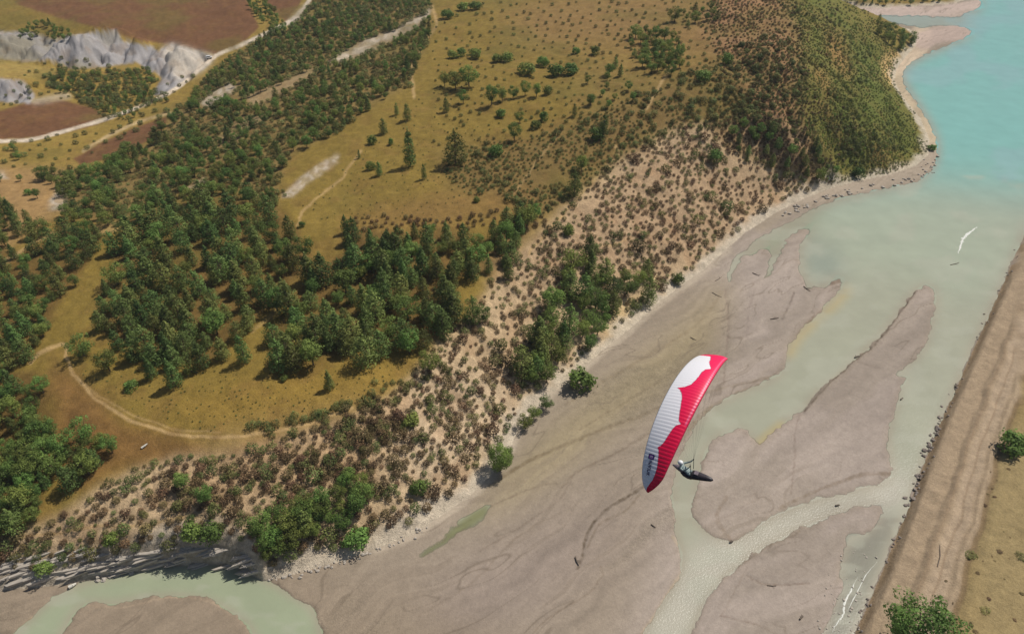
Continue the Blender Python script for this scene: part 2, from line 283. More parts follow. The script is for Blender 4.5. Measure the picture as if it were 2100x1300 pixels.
for i_s, (p, w, k, c) in enumerate((([(1030,975),(1085,945),(1150,915),(1210,890),(1290,862),(1370,830)], 9, .6, (128,112,88)), ([(1000,1000),(1060,960),(1110,930)], 5, .4, (130,112,84)),
          ([(940,1070),(1010,1035),(1090,1000),(1135,990),(1150,998),(1185,965),(1260,930),(1345,880)], 5, .6, (132,116,98)), ([(985,1130),(1060,1085),(1110,1050),(1150,1020),(1180,965)], 4, .5, (136,120,104)),
          ([(1345,975),(1300,1010),(1240,1050),(1212,1080),(1200,1110),(1196,1140),(1186,1165)], 7, .8, (112,98,82)), ([(1310,1015),(1280,1050),(1230,1075),(1205,1125)], 5, .5, (128,112,92)),
          ([(860,1260),(960,1200),(1030,1130),(1090,1080),(1150,1050)], 5, .4, (138,122,104)), ([(1080,1320),(1120,1270),(1200,1220),(1235,1180),(1232,1160)], 4, .6, (134,118,100)),
          ([(1190,880),(1280,825),(1370,770),(1420,735),(1450,705)], 5, .5, (136,120,96)), ([(1160,830),(1260,770),(1380,700),(1440,655),(1480,600)], 7, .35, (140,122,94)),
          ([(1487,595),(1494,660),(1490,720),(1484,790)], 4, .6, (138,120,106)), ([(1548,590),(1535,640),(1530,700)], 5, .4, (150,134,124)), ([(1630,600),(1605,655)], 4, .7, (120,104,92)),
          ([(1758,742),(1806,755)], 2.5, .6, (140,124,114)), ([(1640,848),(1632,880),(1628,960),(1622,1012)], 4, .55, (146,128,116)), ([(1832,972),(1780,972),(1730,985),(1660,1012),(1600,1042)], 9, .6, (142,124,104)),
          ([(1450,905),(1440,960),(1424,1020)], 5, .6, (134,118,100)), ([(1530,1180),(1580,1200),(1660,1196)], 3, .7, (134,114,100)), ([(1480,1262),(1550,1280),(1610,1310)], 4, .6, (140,122,108)), ([(1480,1262),(1510,1205),(1530,1165)], 4, .4, (146,128,112)),
          ([(1395,900),(1440,850),(1520,808),(1600,780)], 16, .55, (140,126,100)), ([(1350,840),(1400,822),(1470,800),(1600,770)], 7, .5, (140,124,100)), ([(1730,570),(1690,580),(1660,570)], 18, .6, (132,112,92)), ([(1500,1110),(1470,1060),(1490,1020)], 10, .4, (140,120,100)),
          ([(1880,592),(1840,650),(1800,700),(1755,737),(1700,787),(1650,842)], 4, .85, (108,94,78)), ([(1633,690),(1665,655),(1700,625),(1725,597)], 6, .6, (140,118,92)), ([(1425,1225),(1480,1185),(1560,1130),(1640,1088)], 4, .5, (140,124,106)),  # first stroke: wet mud plus the bar scarp's shadow, painted dark
          ([(15,1318),(60,1270),(110,1235)], 5, .6, (190,168,134)), ([(175,1240),(250,1245),(330,1228),(400,1226),(455,1244)], 3, .7, (186,164,138)), ([(590,1218),(640,1245),(662,1300)], 6, .7, (190,170,146)), ([(1380,1100),(1400,1130),(1402,1170),(1360,1235),(1310,1315)], 10, .6, (186,168,140)))):
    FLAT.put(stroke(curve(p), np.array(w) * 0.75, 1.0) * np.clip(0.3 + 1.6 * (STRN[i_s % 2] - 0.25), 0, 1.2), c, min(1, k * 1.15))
FLAT.put(stroke(curve([(1836,165),(1842,140),(1866,112),(1882,95),(1890,70)]), 40, 4), (214, 192, 164), 0.9)
FLAT.put(stroke(curve([(1890,85),(1930,70),(2010,62)]), 34, 4), (204, 180, 166), 0.8)
FLAT.put(stroke(curve([(1908,290),(1885,245),(1848,200),(1834,165)]), 30, 4), (210, 190, 158), 0.9)
FLAT.put(stroke(curve([(1560,462),(1640,418),(1760,382),(1880,352),(1914,315)]), 26, 4), (178, 162, 142), 0.9)
FLAT.put(stroke(curve([(1700,28),(1800,26),(1950,22),(2015,12)]), 26, 3), (206, 184, 170), 0.9)
FLAT.put(stroke(curve([p for p in FOOT[14:30]]), 16, 4), (200, 184, 162), 0.7)
FLAT.put(pmask([(1690,1260),(1740,1180),(1790,1190),(1745,1300),(1690,1400)], 4), (196, 180, 170), 0.8)
# --- water body colours (what the silt makes of it)
WATC = Canvas((174, 174, 152))
WATC.put(pmask([(1400,380),(3000,420),(3000,-300),(1400,-300)], 26), (138, 192, 182))
WATC.put(pmask([(1660,420),(1830,370),(2000,420),(2140,480),(2000,620),(1850,560),(1700,560)], 18), (176, 186, 163), 0.75)
WATC.put(pmask([(1700,1000),(1840,960),(1900,1000),(1860,1060),(1640,1110),(1480,1200),(1400,1330),(1280,1330),(1420,1110),(1560,1040)], 12), (196, 188, 172), 0.7)
WATC.put(pmask([(1500,580),(1600,440),(1700,420),(1640,500),(1580,600)], 8), (148, 158, 130), 0.8)
WATC.put(pmask([(1640,480),(1720,520),(1740,570),(1660,590)], 8), (150, 160, 146), 0.7)
WATC.put(pmask([(1850,55),(2000,38),(1980,54),(1880,62)], 4), (138, 178, 152), 0.9)
WATC.put(pmask([(-100,1120),(700,1120),(700,1500),(-100,1500)], 4), (166, 174, 144))
WATC.put(pmask([(1700,1040),(1860,1040),(1800,1180),(1700,1500),(1500,1500)], 10), (132, 128, 114), 0.85)
SHOAL = 1 - sstep(0.45, 0.97, blur(WM0, 9.0)); WATC.put(SHOAL * WM0, (172, 162, 142), 0.72)
WATC.put(stroke(curve([(1622,722),(1640,692),(1672,660),(1706,632),(1738,598)]), 10, 12), (198, 176, 122), 0.55)
cn_ = fbm(gx / 60, gy / 30, 141, 4); WATC.put(sstep(0.5, 0.7, cn_) * (gy > 360), (186, 186, 166), 0.4); WATC.put(sstep(0.52, 0.7, fbm(gx / 90, gy / 40, 149, 4)) * (gy < 380), (152, 186, 186), 0.5)
WATC.put(stroke(curve([(1560,915),(1580,895),(1600,880)]), 24, 8), (188, 172, 124), 0.7)
WATC.put(PONDM, (138, 138, 100))

# ------------------------------------------------------------------ heights
DOMES = [(165, 120, 30, 15), (238, 100, 17, 8.5), (290, 112, 13, 6), (-10, 108, 26, 9), (75, 112, 14, 5), (15, 192, 22, 8), (360, 135, 22, 3.5)]
DOMES = [(unproj(a, b, 6.0), r, h) for a, b, r, h in DOMES]
CL0, CL1, CL2, CL3 = (unproj(a, 1170, 0)[0] for a in (150, 345, 535, 560))
def CLIFF_W(x, y): return (sstep(CL0, CL1, x) * (1 - sstep(CL2, CL3, x)) + 0.35 * (1 - sstep(CL0, CL1, x))) * (y < 130)
def ground_parts(x, y):
    """-> height, land distance, embankment distance"""
    dl = np.maximum(seg_sdf(FOOT_W, x, y), seg_sdf(SPIT_W, x, y))
    dl = np.where(y > 1500, np.maximum(dl, (y - 1500) * 0.3), dl)
    de = seg_sdf(EMB_W, x, y)
    h = np.clip(tps(x, y), 3.0, 46.0)
    wig = fbm(x / 9, y / 9, 5, 3)
    h = h * (1 - np.exp(-np.maximum(dl, 0) / (4.5 + 5 * wig) * (1 + 3.2 * CLIFF_W(x, y))))
    far = seg_sdf(SPIT_W, x, y)
    h = np.where(far > 0, np.minimum(h, 2 + far * 0.35), h)
    # relief of the slopes
    rel = (fbm(x / 22, y / 22, 11, 4) - 0.5) * 3.2 + (fbm(x / 5, y / 5, 23, 3) - 0.5) * 0.9
    h = h + rel * sstep(1.0, 22.0, dl)
    fm = look(FLANK_M, *proj(x, y, h)[:2]); h = h + fm * ((fbm(x / 26, y / 26, 37, 3) - 0.5) * 5.5 - (1 - sstep(0, 0.22, np.abs(fbm(x / 13 - y / 30, y / 22 + x / 40, 39, 3) - 0.5) * 2)) * 1.6) * sstep(3, 18, dl)
    rill = np.abs(fbm(x / 7 + y / 16, y / 30 - x / 40, 31, 3) - 0.5) * 2
    px, py, _ = proj(x, y, h)
    ms = look(SCREE_M, px, py)
    h = h - ms * (1 - sstep(0, 0.25, rill)) * 0.25 * sstep(2, 10, dl)
    # marl domes and gullies
    mm = look(MARL_M, px, py)
    for c, r, hh in DOMES:
        dx, dy = x - c[0], y - c[1]; rr = np.hypot(dx, dy); ph = np.arctan2(dy, dx)
        g = np.abs(np.sin(ph * 3.5 + 1.1 * np.sin(ph * 2) + hh + (vnoise(x / 12, y / 12, 61) - 0.5) * 1.5))
        g = 0.72 * g + 0.28 * np.abs(np.sin(ph * 9 + 2.2 * np.sin(ph * 3) + hh))
        d = np.clip(1 - rr / (r * (0.58 + 0.42 * g)), 0, 1)
        h = h + hh * np.where(d < 0.12, d * d / 0.24, d - 0.06) * 1.15
    h = h - mm * (1 - sstep(0, 0.3, np.abs(fbm(x / 8, y / 11, 44, 3) - 0.5) * 2)) * 0.7
    ph_ = x / 5.2 + 2.6 * fbm(x / 24, y / 18, 47, 2) + y / 40; fl_ = np.abs(np.sin(ph_)); fl2 = np.abs(np.sin(ph_ * 2.7 + 1.0))
    h = h + mm * ((fl_ - 0.6) * 3.4 + (fl2 - 0.6) * 1.1)
    # embankment: riprap toe, bench, twin berms, field
    e = np.maximum(de, 0); w2 = e + (vnoise(x / 6, y / 6, 71) - 0.5) * 1.2
    he = 1.9 * sstep(0, 2.2, e) + 0.9 * sstep(6.0, 7.6, w2) - 0.35 * np.exp(-((w2 - 10.2) / 1.0) ** 2) + 0.5 * np.exp(-((w2 - 13.2) / 0.7) ** 2) - 0.3 * np.exp(-((w2 - 14.8) / 0.7) ** 2) + 0.35 * np.exp(-((w2 - 17.0) / 1.0) ** 2)
    he = he + (fbm(x / 3, y / 3, 77, 4) - 0.5) * 0.45 * sstep(0.5, 3, e) + (fbm(x / 11, y / 11, 79, 3) - 0.5) * 0.8 * sstep(16, 24, e)
    # flats
    px0, py0, _ = proj(x, y, 0 * x)
    jx = (fbm(x / 4, y / 4, 83, 5, 0.6) - 0.5) * 24; jy = (fbm(x / 4, y / 4, 87, 5, 0.6) - 0.5) * 24; js = np.clip(170 / np.hypot(y, CZ), 0.25, 1)
    m = look(WSH, px0 + jx * js, py0 + jy * js); mw = look(WWD, px0 + jx * js, py0 + jy * js); pm = look(PONDM, px0 + jx, py0 + jy)
    out = (px0 > CX0) & (px0 < CX0 + CS * CWD) & (py0 > CY0) & (py0 < CY0 + CS * CHT)
    lakefar = (~out) & (de < 0) & (x > 150); m = np.where(lakefar, 1, m); mw = np.where(lakefar, 1, mw)
    far_bar = np.where(py0 < 200, 0.6, 1.0)
    bump = (fbm(x / 5, y / 5, 91, 3) - 0.5) * 0.16 + (fbm(x / 30, y / 30, 95, 2) - 0.5) * 0.3
    hf = 0.17 - 0.34 * m - 0.9 * np.maximum(mw - 0.5, 0) / 0.5 + bump * 0.55 * (1 - 0.7 * m)
    hf = hf - look(CREASE_M, px0, py0) * 0.14 + look(SCARP_M, px0, py0) * 0.35 * (m < 0.5)
    hf = hf - pm * 0.30
    hf = np.where(m < 0.02, np.maximum(hf, np.where(pm > 0.05, -1, 0.03)), hf)
    flat = np.maximum(hf, -3)
    hh = np.where(dl > 0, np.maximum(h, 0) + np.maximum(flat, 0.1) * np.exp(-np.maximum(dl, 0) / 3.0), flat)
    hh = np.where(de > 0, he + np.maximum(flat, -0.2) * np.exp(-e / 1.0), hh)
    return hh, dl, de
SCREE_M = pmask(SCREE, 4)
FLANK_M = pmask([(1480,-60),(1620,-60),(1720,-10),(1800,65),(1840,120),(1860,200),(1900,300),(1850,345),(1700,370),(1560,300),(1480,200)], 12)
MARL_M = np.clip(sum(pmask(p, 3) for p in MARL), 0, 1)
SCARP_M = stroke(curve([(1880,594),(1842,652),(1802,702),(1757,739),(1702,789),(1652,844)]), 7, 3)
CREASE_M = np.clip(sum(stroke(curve(p), 5, 3) for p in ([(1030,975),(1085,945),(1150,915),(1210,890),(1290,862),(1370,830)], [(1345,975),(1300,1010),(1240,1050),(1212,1080),(1200,1110),(1196,1140)],
           [(940,1070),(1010,1035),(1090,1000),(1135,990),(1185,965),(1260,930)], [(1190,880),(1280,825),(1370,770),(1420,735)], [(1530,1180),(1580,1200),(1660,1196)], [(1487,595),(1494,660),(1490,720)])), 0, 1)
def ground_z(x, y): return ground_parts(np.asarray(x, float), np.asarray(y, float))[0]

# ------------------------------------------------------------------ material helpers
def new_mat(name):
    m = bpy.data.materials.new(name); m.use_nodes = True; nt = m.node_tree; nt.nodes.clear()
    out = nt.nodes.new('ShaderNodeOutputMaterial'); b = nt.nodes.new('ShaderNodeBsdfPrincipled')
    nt.links.new(b.outputs[0], out.inputs[0]); return m, nt, b, out
def node(nt, kind, **kw):
    n = nt.nodes.new(kind)
    for k, v in kw.items(): setattr(n, k, v)
    return n
def noise(nt, vec, scale, detail=4, rough=0.6):
    n = node(nt, 'ShaderNodeTexNoise'); n.inputs['Scale'].default_value = scale; n.inputs['Detail'].default_value = detail; n.inputs['Roughness'].default_value = rough
    if vec is not None: nt.links.new(vec, n.inputs['Vector'])
    return n.outputs['Fac']
def ramp(nt, fac, lo, hi, a, b):
    n = node(nt, 'ShaderNodeMapRange'); n.inputs[1].default_value = lo; n.inputs[2].default_value = hi; n.inputs[3].default_value = a; n.inputs[4].default_value = b
    nt.links.new(fac, n.inputs[0]); return n.outputs[0]
def math_n(nt, op, a, b):
    n = node(nt, 'ShaderNodeMath', operation=op)
    for i, v in enumerate((a, b)):
        if isinstance(v, (int, float)): n.inputs[i].default_value = v
        else: nt.links.new(v, n.inputs[i])
    return n.outputs[0]
def simple_mat(name, col, rough=0.8, var=0.25, scale=2.0, spec=0.3):
    m, nt, b, o = new_mat(name)
    tc = node(nt, 'ShaderNodeTexCoord'); f = noise(nt, tc.outputs['Object'], scale)
    mx = node(nt, 'ShaderNodeMix', data_type='RGBA', blend_type='MULTIPLY'); mx.inputs[0].default_value = 1.0
    mx.inputs[6].default_value = (*col, 1)
    g = ramp(nt, f, 0.3, 0.7, 1 - var, 1 + var); nt.links.new(g, mx.inputs[7]); nt.links.new(mx.outputs[2], b.inputs['Base Color'])
    b.inputs['Roughness'].default_value = rough; b.inputs['Specular IOR Level'].default_value = spec
    return m

# ground
MG, nt, b, o = new_mat('ground_soil')
geo = node(nt, 'ShaderNodeNewGeometry'); at = node(nt, 'ShaderNodeAttribute', attribute_name='soil')
ra = node(nt, 'ShaderNodeAttribute', attribute_name='stony')
pos = geo.outputs['Position']
n1 = noise(nt, pos, 0.35, 5, 0.65); n2 = noise(nt, pos, 1.6, 4, 0.7); n3 = noise(nt, pos, 4.5, 2, 0.6)
g1 = ramp(nt, n1, 0.3, 0.7, 0.82, 1.18); g2 = ramp(nt, n2, 0.3, 0.7, 0.78, 1.22); g3 = ramp(nt, n3, 0.3, 0.7, 0.8, 1.2)
amt = ramp(nt, ra.outputs['Fac'], 0, 1, 0.18, 1.0)
def soften(g, a):
    s = math_n(nt, 'SUBTRACT', g, 1.0); s = math_n(nt, 'MULTIPLY', s, a); return math_n(nt, 'ADD', s, 1.0)
tot = math_n(nt, 'MULTIPLY', math_n(nt, 'MULTIPLY', soften(g1, amt), soften(g2, amt)), soften(g3, amt))
mx = node(nt, 'ShaderNodeMix', data_type='RGBA', blend_type='MULTIPLY'); mx.inputs[0].default_value = 1.0
nt.links.new(at.outputs['Color'], mx.inputs[6]); nt.links.new(tot, mx.inputs[7]); nt.links.new(mx.outputs[2], b.inputs['Base Color'])
b.inputs['Roughness'].default_value = 0.9; b.inputs['Specular IOR Level'].default_value = 0.15
bp = node(nt, 'ShaderNodeBump'); bp.inputs['Distance'].default_value = 0.5
nt.links.new(math_n(nt, 'ADD', n2, math_n(nt, 'MULTIPLY', n3, 0.5)), bp.inputs['Height']); nt.links.new(ramp(nt, ra.outputs['Fac'], 0, 1, 0.06, 0.7), bp.inputs['Strength'])
nt.links.new(bp.outputs[0], b.inputs['Normal'])

# water
MW, nt, b, o = new_mat('silty_water')
at = node(nt, 'ShaderNodeAttribute', attribute_name='silt'); dp = node(nt, 'ShaderNodeAttribute', attribute_name='depth'); rp = node(nt, 'ShaderNodeAttribute', attribute_name='ripple')
geo = node(nt, 'ShaderNodeNewGeometry'); pos = geo.outputs['Position']
w1 = noise(nt, pos, 0.10, 4, 0.6); w2 = noise(nt, pos, 2.2, 3, 0.65)
mx = node(nt, 'ShaderNodeMix', data_type='RGBA', blend_type='MULTIPLY'); mx.inputs[0].default_value = 1.0
nt.links.new(at.outputs['Color'], mx.inputs[6]); nt.links.new(ramp(nt, w1, 0.3, 0.7, 0.94, 1.06), mx.inputs[7])
nt.links.new(mx.outputs[2], b.inputs['Base Color'])
b.inputs['Roughness'].default_value = 0.22; b.inputs['IOR'].default_value = 1.33; b.inputs['Specular IOR Level'].default_value = 0.28
bp = node(nt, 'ShaderNodeBump'); bp.inputs['Distance'].default_value = 0.35
nt.links.new(ramp(nt, rp.outputs['Fac'], 0, 1, 0.05, 0.27), bp.inputs['Strength'])
nt.links.new(w2, bp.inputs['Height']); nt.links.new(bp.outputs[0], b.inputs['Normal'])
tr = node(nt, 'ShaderNodeBsdfTransparent'); ms_ = node(nt, 'ShaderNodeMixShader')
nt.links.new(ramp(nt, dp.outputs['Fac'], 0.0, 0.10, 0.20, 1.0), ms_.inputs[0]); nt.links.new(tr.outputs[0], ms_.inputs[1]); nt.links.new(b.outputs[0], ms_.inputs[2])
nt.links.new(ms_.outputs[0], o.inputs[0])

def leaf_mat(name, col, hue=0.03, val=0.35, trans=0.25):
    m, nt, b, o = new_mat(name)
    oi = node(nt, 'ShaderNodeObjectInfo'); at = node(nt, 'ShaderNodeAttribute', attribute_name='tint')
    hs = node(nt, 'ShaderNodeHueSaturation'); hs.inputs['Color'].default_value = (*col, 1)
    nt.links.new(ramp(nt, oi.outputs['Random'], 0, 1, 0.5 - hue, 0.5 + hue), hs.inputs['Hue'])
    rnd2 = math_n(nt, 'FRACT', math_n(nt, 'MULTIPLY', oi.outputs['Random'], 7.31), 0.0)
    v = math_n(nt, 'MULTIPLY', ramp(nt, rnd2, 0, 1, 1 - val, 1 + val), at.outputs['Fac'])
    nt.links.new(v, hs.inputs['Value'])
    nt.links.new(hs.outputs[0], b.inputs['Base Color']); b.inputs['Roughness'].default_value = 0.7; b.inputs['Specular IOR Level'].default_value = 0.2
    t = node(nt, 'ShaderNodeBsdfTranslucent'); nt.links.new(hs.outputs[0], t.inputs[0])
    mxs = node(nt, 'ShaderNodeMixShader'); mxs.inputs[0].default_value = trans
    nt.links.new(b.outputs[0], mxs.inputs[1]); nt.links.new(t.outputs[0], mxs.inputs[2]); nt.links.new(mxs.outputs[0], o.inputs[0])
    return m
M_PINE = leaf_mat('pine_needles', (0.168, 0.220, 0.060), 0.042, 0.4, 0.32)
M_LEAF = leaf_mat('broad_leaves', (0.175, 0.240, 0.055), 0.035, 0.32, 0.32)
M_BROWN = leaf_mat('dry_broom_twigs', (0.145, 0.098, 0.044), 0.035, 0.42, 0.12)
M_HEATH = leaf_mat('heath_leaves', (0.155, 0.172, 0.052), 0.04, 0.3, 0.2)
M_BARK = simple_mat('bark', (0.12, 0.085, 0.06), 0.9, 0.3, 4.0)
M_ROCK = simple_mat('limestone', (0.42, 0.37, 0.31), 0.9, 0.3, 1.2)
M_DROCK = simple_mat('dark_riprap', (0.24, 0.20, 0.17), 0.9, 0.4, 1.0)
M_WOOD = simple_mat('driftwood', (0.14, 0.11, 0.085), 0.85, 0.3, 3.0)
M_PALEWOOD = simple_mat('bleached_wood', (0.62, 0.58, 0.5), 0.85, 0.2, 3.0)

# ------------------------------------------------------------------ object helpers
def tag(o, label=None, cat=None, group=None, kind=None):
    if label: o['label'] = label
    if cat: o['category'] = cat
    if group: o['group'] = group
    if kind: o['kind'] = kind
    return o
def link(name, me, mat=None, parent=None, loc=None):
    o = bpy.data.objects.new(name, me); COL.objects.link(o)
    if mat is not None and not me.materials: me.materials.append(mat)
    if parent: o.parent = parent
    if loc is not None: o.location = loc
    return o
def empty(name, loc, rz=0.0, s=1.0):
    o = bpy.data.objects.new(name, None); COL.objects.link(o); o.location = loc; o.rotation_euler = (0, 0, rz); o.scale = (s, s, s); o.empty_display_size = 0.3; return o
def mesh_np(name, v, f, smooth=False):
    me = bpy.data.meshes.new(name); v = np.asarray(v, np.float32); f = np.asarray(f, np.int32)
    me.vertices.add(len(v)); me.vertices.foreach_set('co', v.ravel())
    k = f.shape[1]; me.loops.add(f.size); me.loops.foreach_set('vertex_index', f.ravel()); me.polygons.add(len(f))
    me.polygons.foreach_set('loop_start', np.arange(0, f.size, k, dtype=np.int32)); me.polygons.foreach_set('loop_total', np.full(len(f), k, np.int32))
    if smooth: me.polygons.foreach_set('use_smooth', np.ones(len(f), bool))
    me.update(calc_edges=True); return me
def attr(me, name, data, typ='FLOAT', dom='POINT'):
    a = me.attributes.new(name, typ, dom); a.data.foreach_set('value' if typ in ('FLOAT', 'INT') else 'color', np.asarray(data, np.int32 if typ == 'INT' else np.float32).ravel())

# ------------------------------------------------------------------ ground mesh
NU, NV = 940, 640
ang = np.r_[np.linspace(R(4), R(24), 30, endpoint=False), np.linspace(R(24), R(78.5), NV, endpoint=False), np.linspace(R(78.5), R(87), 50)]
uu = np.r_[-3.2, -2.4, -1.8, -1.4, -1.15, np.linspace(-1.0, -0.72, 24, endpoint=False), np.linspace(-0.72, 0.72, NU, endpoint=False), np.linspace(0.72, 1.0, 25), 1.15, 1.4, 1.8, 2.4, 3.2]
Y = CZ * np.tan(ang)[:, None] + 0 * uu[None]
X = uu[None] * np.sqrt(Y * Y + CZ * CZ)
nr, nc = X.shape
Z, DL, DE = ground_parts(X, Y)
px, py, dep = proj(X, Y, Z)
wx = (fbm(X / 6, Y / 6, 3, 3) - 0.5) * 22; wy = (fbm(X / 6, Y / 6, 57, 3) - 0.5) * 14
wsc = np.clip(140 / dep, 0.2, 1.0) * np.where(py < 330, 0.5, 1.0)
cl = look(LAND.a, px + wx * wsc, py + wy * wsc); cf = look(FLAT.a, px + wx * 0.3 + (fbm(X / 1.1, Y / 1.1, 61, 3) - 0.5) * 5, py + wy * 0.3 + (fbm(X / 1.1, Y / 1.1, 67, 3) - 0.5) * 5)
land = DL > 0
# natural variation of the soils
big = fbm(X / 30, Y / 30, 201, 4); med = fbm(X / 6, Y / 6, 203, 4); fine = fbm(X / 1.7, Y / 1.7, 207, 3)
drygrass = np.array(alb(172, 138, 82)); redsoil = np.array(alb(142, 108, 62)); pale = np.array(alb(206, 184, 152)); olive = np.array(alb(120, 108, 52))
ms = look(SCREE_M, px, py)[..., None]
k = sstep(0.50, 0.72, big)[..., None] * 0.5; cl = cl * (1 - k * (1 - ms)) + olive * k * (1 - ms)
k = sstep(0.52, 0.72, med)[..., None] * 0.28; cl = cl * (1 - k) + (redsoil * (1 - ms) + np.array(alb(160, 118, 82)) * ms) * k
cl = cl * (0.82 + 0.36 * fine)[..., None]
mm = look(MARL_M, px, py)[..., None]
# pale eroded lip along the river bank
lip = (1 - sstep(1.5, 6.0, DL + (med - 0.5) * 6))[..., None]; cl = cl * (1 - 0.85 * lip) + np.array(alb(214, 200, 178)) * (0.72 + 0.5 * fine)[..., None] * 0.85 * lip
strata = 0.5 + 0.5 * np.sin(Z * 4.2 + X * 0.22 + 3 * med); steep = (1 - sstep(3, 14, DL))[..., None] * (px < 600)[..., None]
cl = cl * (1 - 0.30 * steep * strata[..., None])
# silt streaks along the flow on the flats
a_ = R(38); fl = X * math.cos(a_) + Y * math.sin(a_); ac = -X * math.sin(a_) + Y * math.cos(a_)
ac = ac + (fbm(X / 25, Y / 25, 305, 3) - 0.5) * 16
st = fbm(fl / 34, ac / 2.2, 301, 4); st2 = fbm(fl / 90, ac / 9, 303, 3)
cf = cf * (1 + (st - 0.5) * 0.30 + (st2 - 0.5) * 0.34)[..., None]
k = (sstep(0.60, 0.70, st) * sstep(0.45, 0.6, st2))[..., None] * 0.35; cf = cf * (1 - k) + np.array(alb(134, 120, 104)) * k
wet = fbm(fl / 60, ac / 14, 321, 4); k = sstep(0.52, 0.66, wet)[..., None] * 0.28; cf = cf * (1 - k) + np.array(alb(140, 128, 108)) * k
cr = np.abs(fbm(fl / 26, ac / 5.5, 327, 3) - 0.5); k = ((1 - sstep(0.0, 0.018, cr)) * sstep(0.36, 0.56, fbm(X / 22, Y / 22, 331, 2)))[..., None] * 0.55; cf = cf * (1 - k) + np.array(alb(122, 108, 92)) * k
cf = cf * (0.94 + 0.12 * fbm(X / 0.8, Y / 0.8, 341, 2))[..., None] * (0.95 + 0.10 * fine)[..., None]
col = np.where(land[..., None], cl, cf)
# embankment bands by distance from the water's edge
e = DE + (vnoise(X / 6, Y / 6, 71) - 0.5) * 1.2
def band(c0, c1, s=0.5): return (sstep(c0 - s, c0 + s, e) * (1 - sstep(c1 - s, c1 + s, e)))[..., None]
ce = np.zeros_like(col) + np.array(alb(162, 142, 100))
k = sstep(0.45, 0.7, big)[..., None] * 0.5; ce = ce * (1 - k) + np.array(alb(150, 126, 80)) * k
ce = ce + (np.array(alb(176, 154, 126)) - ce) * band(-1, 14.5)
ce = ce + (np.array(alb(150, 128, 100)) - ce) * band(-1, 1.2); ce = ce + (np.array(alb(158, 138, 112)) - ce) * band(1.6, 2.2, .3) * .7
ce = ce + (np.array(alb(150, 128, 102)) - ce) * band(7.2, 8.0, .3) * .6; ce = ce + (np.array(alb(188, 166, 140)) - ce) * band(8.6, 12.0) * .6
ce = ce + (np.array(alb(146, 124, 98)) - ce) * band(10.0, 10.5, .25) * .5; ce = ce + (np.array(alb(134, 112, 84)) - ce) * band(14.2, 15.4, .4) * .8
along = fbm(X / 1.2, Y / 1.2, 401, 2); ce = ce * (0.88 + 0.24 * along)[..., None]
rung = vnoise((Y + X * 0.6) / 0.9, X * 0 + 3, 409); ce = ce * (1 - 0.10 * (rung * band(2, 7)[..., 0]))[..., None]
col = np.where(DE[..., None] > 0, ce, col)
stony = np.where(land, 0.65 + 0.35 * ms[..., 0], 0.25 + 0.4 * sstep(0.5, 0.66, wet) * (px < 1400)); stony = np.where(DE > 0, 0.6, stony); stony = np.where(land & (mm[..., 0] > 0.5), 0.35, stony)
idx = np.arange(nr * nc).reshape(nr, nc)
faces = np.stack([idx[:-1, :-1], idx[:-1, 1:], idx[1:, 1:], idx[1:, :-1]], -1).reshape(-1, 4)
me = mesh_np('ground', np.stack([X, Y, Z], -1).reshape(-1, 3), faces, True)
attr(me, 'soil', np.concatenate([np.clip(col, 0.01, 0.9), np.ones(col.shape[:2] + (1,))], -1), 'FLOAT_COLOR'); attr(me, 'stony', stony)
GROUND = tag(link('ground', me, MG), 'dry hillside, river flats and dirt embankment', None, None, 'structure')
# water sheet: the same grid where the bed lies below the river level
low = Z < 0.03
keep = (low[:-1, :-1] | low[:-1, 1:] | low[1:, 1:] | low[1:, :-1]).ravel()
wf = faces[keep]; used = np.unique(wf); remap = np.full(nr * nc, -1); remap[used] = np.arange(len(used))
xr, yr = X.ravel()[used], Y.ravel()[used]
wpx, wpy, _ = proj(xr, yr, 0 * xr)
wc = look(WATC.a, wpx, wpy); me = mesh_np('river', np.stack([xr, yr, 0 * xr], -1), remap[wf], True)
RIP = np.clip(0.12 + 0.9 * blur(pmask([(1960,560),(2060,600),(1900,960),(1840,1040),(1640,1100),(1480,1200),(1380,1330),(1280,1330),(1420,1120),(1600,1040),(1800,990),(1810,900),(1860,760)], 8), 2), 0, 1)
attr(me, 'silt', np.concatenate([wc, np.ones((len(wc), 1))], -1), 'FLOAT_COLOR'); attr(me, 'depth', np.maximum(-Z.ravel()[used], 0)); attr(me, 'ripple', look(RIP, wpx, wpy))
RIVER = tag(link('river_water', me, MW), 'pale green silty river opening into a turquoise lake', None, None, 'structure')
def grid_at(A, x, y):
    x = np.asarray(x, float); y = np.asarray(y, float)
    fi = np.clip(np.interp(np.arctan2(y, CZ), ang, np.arange(nr)), 0, nr - 1.001); fj = np.clip(np.interp(x / np.sqrt(y * y + CZ * CZ), uu, np.arange(nc)), 0, nc - 1.001)
    i = fi.astype(int); j = fj.astype(int); a = fi - i; c = fj - j
    return (A[i, j] * (1 - c) + A[i, j + 1] * c) * (1 - a) + (A[i + 1, j] * (1 - c) + A[i + 1, j + 1] * c) * a
def place(px, py):
    """photo points -> the first ground surface met along the line of sight"""
    px = np.asarray(px, float); py = np.asarray(py, float); zs = np.linspace(50, -0.4, 170); hi = np.full(px.shape, 50.0); lo = np.full(px.shape, -0.5); done = np.zeros(px.shape, bool); prev = hi.copy()
    for z in zs:
        q = unproj(px, py, z + 0 * px); hit = ~done & (grid_at(Z, q[..., 0], q[..., 1]) >= z); hi = np.where(hit, prev, hi); lo = np.where(hit, z, lo); done |= hit; prev = np.where(done, prev, z)
    for _ in range(14):
        m = (hi + lo) / 2; q = unproj(px, py, m); up = grid_at(Z, q[..., 0], q[..., 1]) >= m; lo = np.where(up, m, lo); hi = np.where(up, hi, m)
    q = unproj(px, py, lo); q[..., 2] = grid_at(Z, q[..., 0], q[..., 1]); return q

